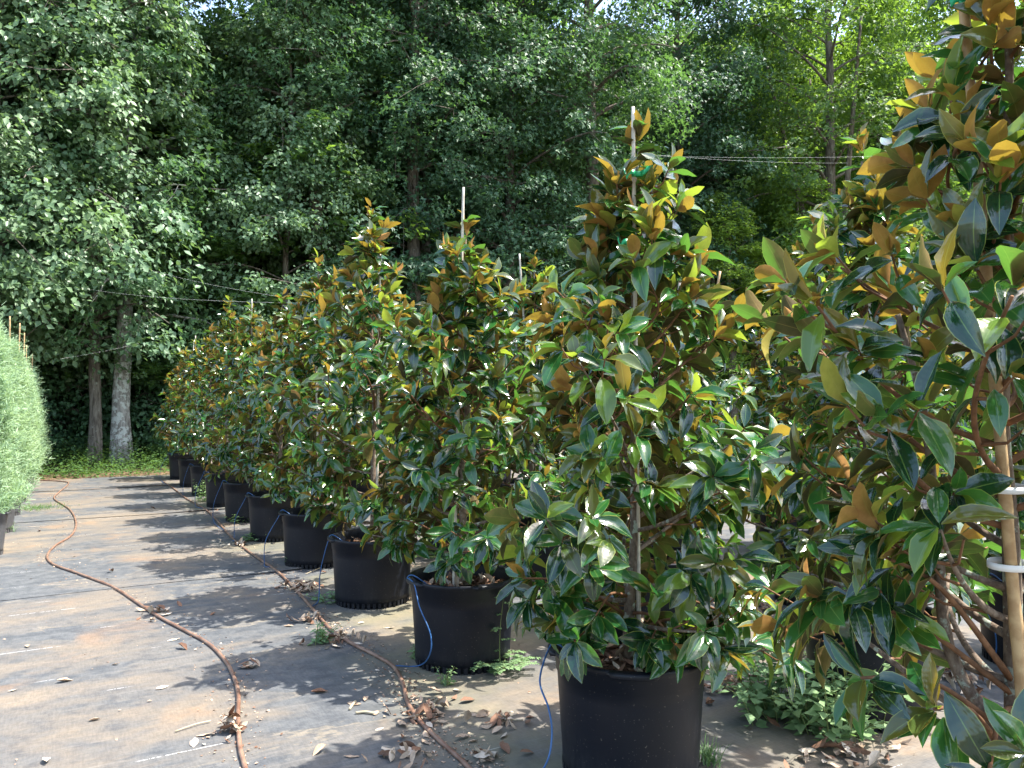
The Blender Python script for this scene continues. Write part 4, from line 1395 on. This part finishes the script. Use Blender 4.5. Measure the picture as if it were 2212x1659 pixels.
# ------------------------------------------------------------------ weeds
def weed_plant(name, c, nst, height, nper, size, label, seedv, spread=0.05, area=0.05, cat='weed', leafmat='weed', lobes=False):
    g = np.random.default_rng(seedv)
    e = empty(name, (c[0], c[1], 0.007))
    tag(e, label, cat, 'weeds growing through the ground cloth')
    st = MB(); P, N, A, S = [], [], [], []
    for k in range(nst):
        x0, y0 = g.normal(0, area, 2)
        h = height * g.uniform(0.45, 1.05)
        ln = np.array([x0, y0]) * 1.2 + g.normal(0, 0.12, 2) * h
        pts = [(x0, y0, 0), (x0 + ln[0] * 0.3, y0 + ln[1] * 0.3, h * 0.55), (x0 + ln[0], y0 + ln[1], h)]
        q = np.array(smooth_path(pts, 4))
        st.add(*tube(q, np.linspace(0.0028, 0.001, len(q)), 4, False))
        for j in range(nper):
            t = (j + g.random()) / nper
            t = 0.1 + 0.9 * t
            b0 = q[int(t * (len(q) - 1))]
            for sgn in (0, math.pi):
                ph = j * 1.57 + sgn + g.normal(0, 0.3)
                dr = np.array([math.cos(ph), math.sin(ph), g.uniform(-0.1, 0.5)])
                P.append(b0 + dr * spread * g.uniform(0.05, 0.5)); A.append(dr)
                N.append(np.array([g.normal(0, 0.25), g.normal(0, 0.25), 1])); S.append(size * g.uniform(0.6, 1.15) * (1.2 - 0.6 * t))
    st.build('stems', M['stem'], e)
    V, T = leaf_cloud(np.array(P), np.array(N), np.array(A), np.array(S), lobes)
    f = link('leaves', tri_mesh('leaves', V, T, [M[leafmat]]), e)
    f['kind'] = 'stuff'
    return e


def wide_leaf_weeds():
    for k, (px, py, nst, h, lab) in enumerate([(1700, 1545, 26, 0.34, 'left part of the bushy nettle like weeds before the shaded pot'), (1800, 1580, 34, 0.36, 'middle of the bushy nettle like weeds, with the palest leaves'), (1885, 1550, 18, 0.30, 'right end of the bushy weeds at the foot of the shaded pot')]):
        weed_plant('leafy_weed', ground(px, py), nst, h, 8, 0.070, lab, 500 + k, 0.06, 0.085)


wide_leaf_weeds()
weed_plant('small_weed', ground(960, 1480), 6, 0.10, 5, 0.03, 'small pale green weed in front of the second pot', 510, 0.02, 0.02)
weed_plant('small_weed', ground(640, 1222), 7, 0.17, 5, 0.06, 'broad leaved weed at the left foot of the fourth pot', 511, 0.03, 0.03)
weed_plant('small_weed', ground(445, 1083), 16, 0.36, 6, 0.06, 'leafy weed at the left foot of the seventh pot', 512, 0.04, 0.07)
weed_plant('small_weed', ground(690, 1392), 7, 0.16, 5, 0.045, 'thin weed growing beside the right hose', 513, 0.02, 0.02)
weed_plant('small_weed', ground(550, 1168), 8, 0.12, 4, 0.07, 'low weed at the foot of the fifth pot', 514, 0.03, 0.05)
weed_plant('small_weed', ground(525, 1130), 8, 0.12, 4, 0.07, 'low weed at the foot of the sixth pot', 515, 0.03, 0.05)
weed_plant('small_weed', ground(725, 1300), 12, 0.07, 4, 0.045, 'creeping weed at the left foot of the third pot', 516, 0.02, 0.09)
weed_plant('small_weed', ground(910, 1425), 6, 0.08, 4, 0.05, 'tiny weed where the blue tube leaves the hose', 517, 0.02, 0.03)
for k, (px, py, lab) in enumerate([(1270, 1290, 'low yellow green weeds behind the second pot'), (1210, 1240, 'low weeds seen under the second magnolia'), (1560, 1400, 'low green weeds right of the big bottom pot'), (960, 1195, 'low weeds behind the third pot')]):
    weed_plant('low_weed', ground(px, py), 70, 0.11, 4, 0.05, lab, 530 + k, 0.03, 0.22, leafmat='under')


def ferny_weed(c, label, seedv):
    g = np.random.default_rng(seedv)
    e = empty('ferny_weed', (c[0], c[1], 0.007))
    tag(e, label, 'weed', 'weeds growing through the ground cloth')
    st = MB(); P, N, A, S = [], [], [], []
    stems = [((0.0, 0, 0), (0.0, -0.01, 0.2), (0.02, -0.01, 0.40))] + [((0, 0, 0), (0.09 * math.cos(a), 0.09 * math.sin(a), 0.06), (0.15 * math.cos(a), 0.15 * math.sin(a), 0.06)) for a in np.linspace(0.2, 5.8, 7)]
    for pts in stems:
        q = np.array(smooth_path(pts, 7))
        st.add(*tube(q, np.linspace(0.003, 0.001, len(q)), 4, False))
        for j in range(2, len(q), 2):
            ph = j * 2.1
            d = np.array([math.cos(ph), math.sin(ph) * 0.6, 0.15])
            fr = [q[j] + d * 0.075 * s_ + np.array([0, 0, -0.015 * s_ * s_]) for s_ in np.linspace(0, 1, 8)]
            st.add(*tube(fr, 0.0008, 3, False))
            sd_ = np.cross(d, [0, 0, 1])
            for f_ in fr[1:]:
                for sg in (-1, 1):
                    P.append(f_); A.append(sd_ * sg + d * 0.3); N.append(np.array([0, 0, 1]) + g.normal(0, 0.15, 3)); S.append(0.022)
    st.build('stems', M['stem'], e)
    V, T = leaf_cloud(np.array(P), np.array(N), np.array(A), np.array(S), False)
    f = link('leaves', tri_mesh('leaves', V, T, [M['weed']]), e); f['kind'] = 'stuff'


ferny_weed(ground(1080, 1452), 'upright ferny weed growing in front of the second pot', 541)


def grass_tuft(c, n, h, label, seedv, lay=0.0, mat='weed', area=0.02):
    g = np.random.default_rng(seedv)
    V, T = [], []
    for k in range(n):
        az = g.uniform(0, 6.28); x0, y0 = g.normal(0, area, 2); L = h * g.uniform(0.5, 1.1)
        out = L * g.uniform(0.3, 0.9) + lay * L
        hh = L * (1 - 0.8 * lay) * g.uniform(0.5, 1)
        wd = 0.003
        base = len(V)
        for s_ in np.linspace(0, 1, 5):
            px_, py_ = x0 + math.cos(az) * out * s_ ** 1.3, y0 + math.sin(az) * out * s_ ** 1.3
            z = hh * (s_ - 0.55 * s_ * s_) * 1.5 + 0.005
            w_ = wd * (1 - s_ * 0.9)
            V += [(px_ - math.sin(az) * w_, py_ + math.cos(az) * w_, z), (px_ + math.sin(az) * w_, py_ - math.cos(az) * w_, z + 0.0005)]
        for j in range(4):
            T.append((base + 2 * j, base + 2 * j + 1, base + 2 * j + 3, base + 2 * j + 2))
    o = link('grass_tuft', tri_mesh('grass_tuft', np.array(V), np.array(T), [M[mat]]), None, (c[0], c[1], 0.006))
    tag(o, label, 'grass', 'grass tufts on the ground cloth')


grass_tuft(ground(1530, 1655), 60, 0.14, 'spiky grass tuft at the right foot of the big bottom pot', 1)
grass_tuft(ground(75, 1100), 260, 0.14, 'patch of fresh cut grass lying beside the juniper pots', 2, 0.5, 'under', 0.17)
grass_tuft(ground(10, 1150), 70, 0.2, 'long grass blades hanging about the nearest juniper pot', 3, 0.1, 'weed', 0.05)

# loose sticks on the cloth
for k, (a, b_, lab) in enumerate([((755, 1532), (768, 1515), 'short peeled stick standing out pale on the cloth'), ((768, 1540), (808, 1541), 'pale peeled twig lying flat beside the hose'), ((1060, 1562), (1130, 1555), 'thin dry twig among leaf bits left of the big pot'),
                                  ((660, 1240), (705, 1222), 'thin bent dry twig near the right hose by the fourth pot'), ((378, 1580), (455, 1557), 'dry leaf stalk lying left of the left hose')]):
    mb = MB(); p0, p1 = ground(*a, 0.014), ground(*b_, 0.016)
    mid = (p0 + p1) / 2 + Vector((0, 0.01, 0.002))
    q = smooth_path([tuple(p0), tuple(mid), tuple(p1)], 4)
    mb.add(*tube(q, [0.006 if k < 2 else 0.003] * len(q), 6))
    tag(mb.build('dry_twig', M['dry_grass']), lab, 'twig', 'loose twigs on the ground cloth')

# ------------------------------------------------------------------ spider threads
for k, (a, b_, ya, yb, lab) in enumerate([((120, 612), (740, 655), 16.5, 8.0, 'lower bright spider thread from the left trees to the magnolias'), ((255, 560), (760, 662), 17, 8, 'upper spider thread running down to the magnolia tips'),
                                          ((1395, 333), (1830, 352), 3.1, 3.7, 'bright spider thread between the centre and right magnolia tips'), ((1400, 336), (1960, 335), 3.1, 3.2, 'faint upper spider thread from the centre magnolia'), ((130, 775), (300, 742), 14, 16, 'short spider thread across the slender trunk')]):
    mb = MB(); p0, p1 = at(*a, ya), at(*b_, yb)
    q = [p0 + (p1 - p0) * t + Vector((0, 0, -0.03 * (p1 - p0).length * 0.3 * 4 * t * (1 - t))) for t in np.linspace(0, 1, 16)]
    mb.add(*tube(q, 0.0009 if ya > 7 else 0.00022, 4, False))
    tag(mb.build('spider_thread', M['silk']), lab, 'spider thread', 'spider threads')
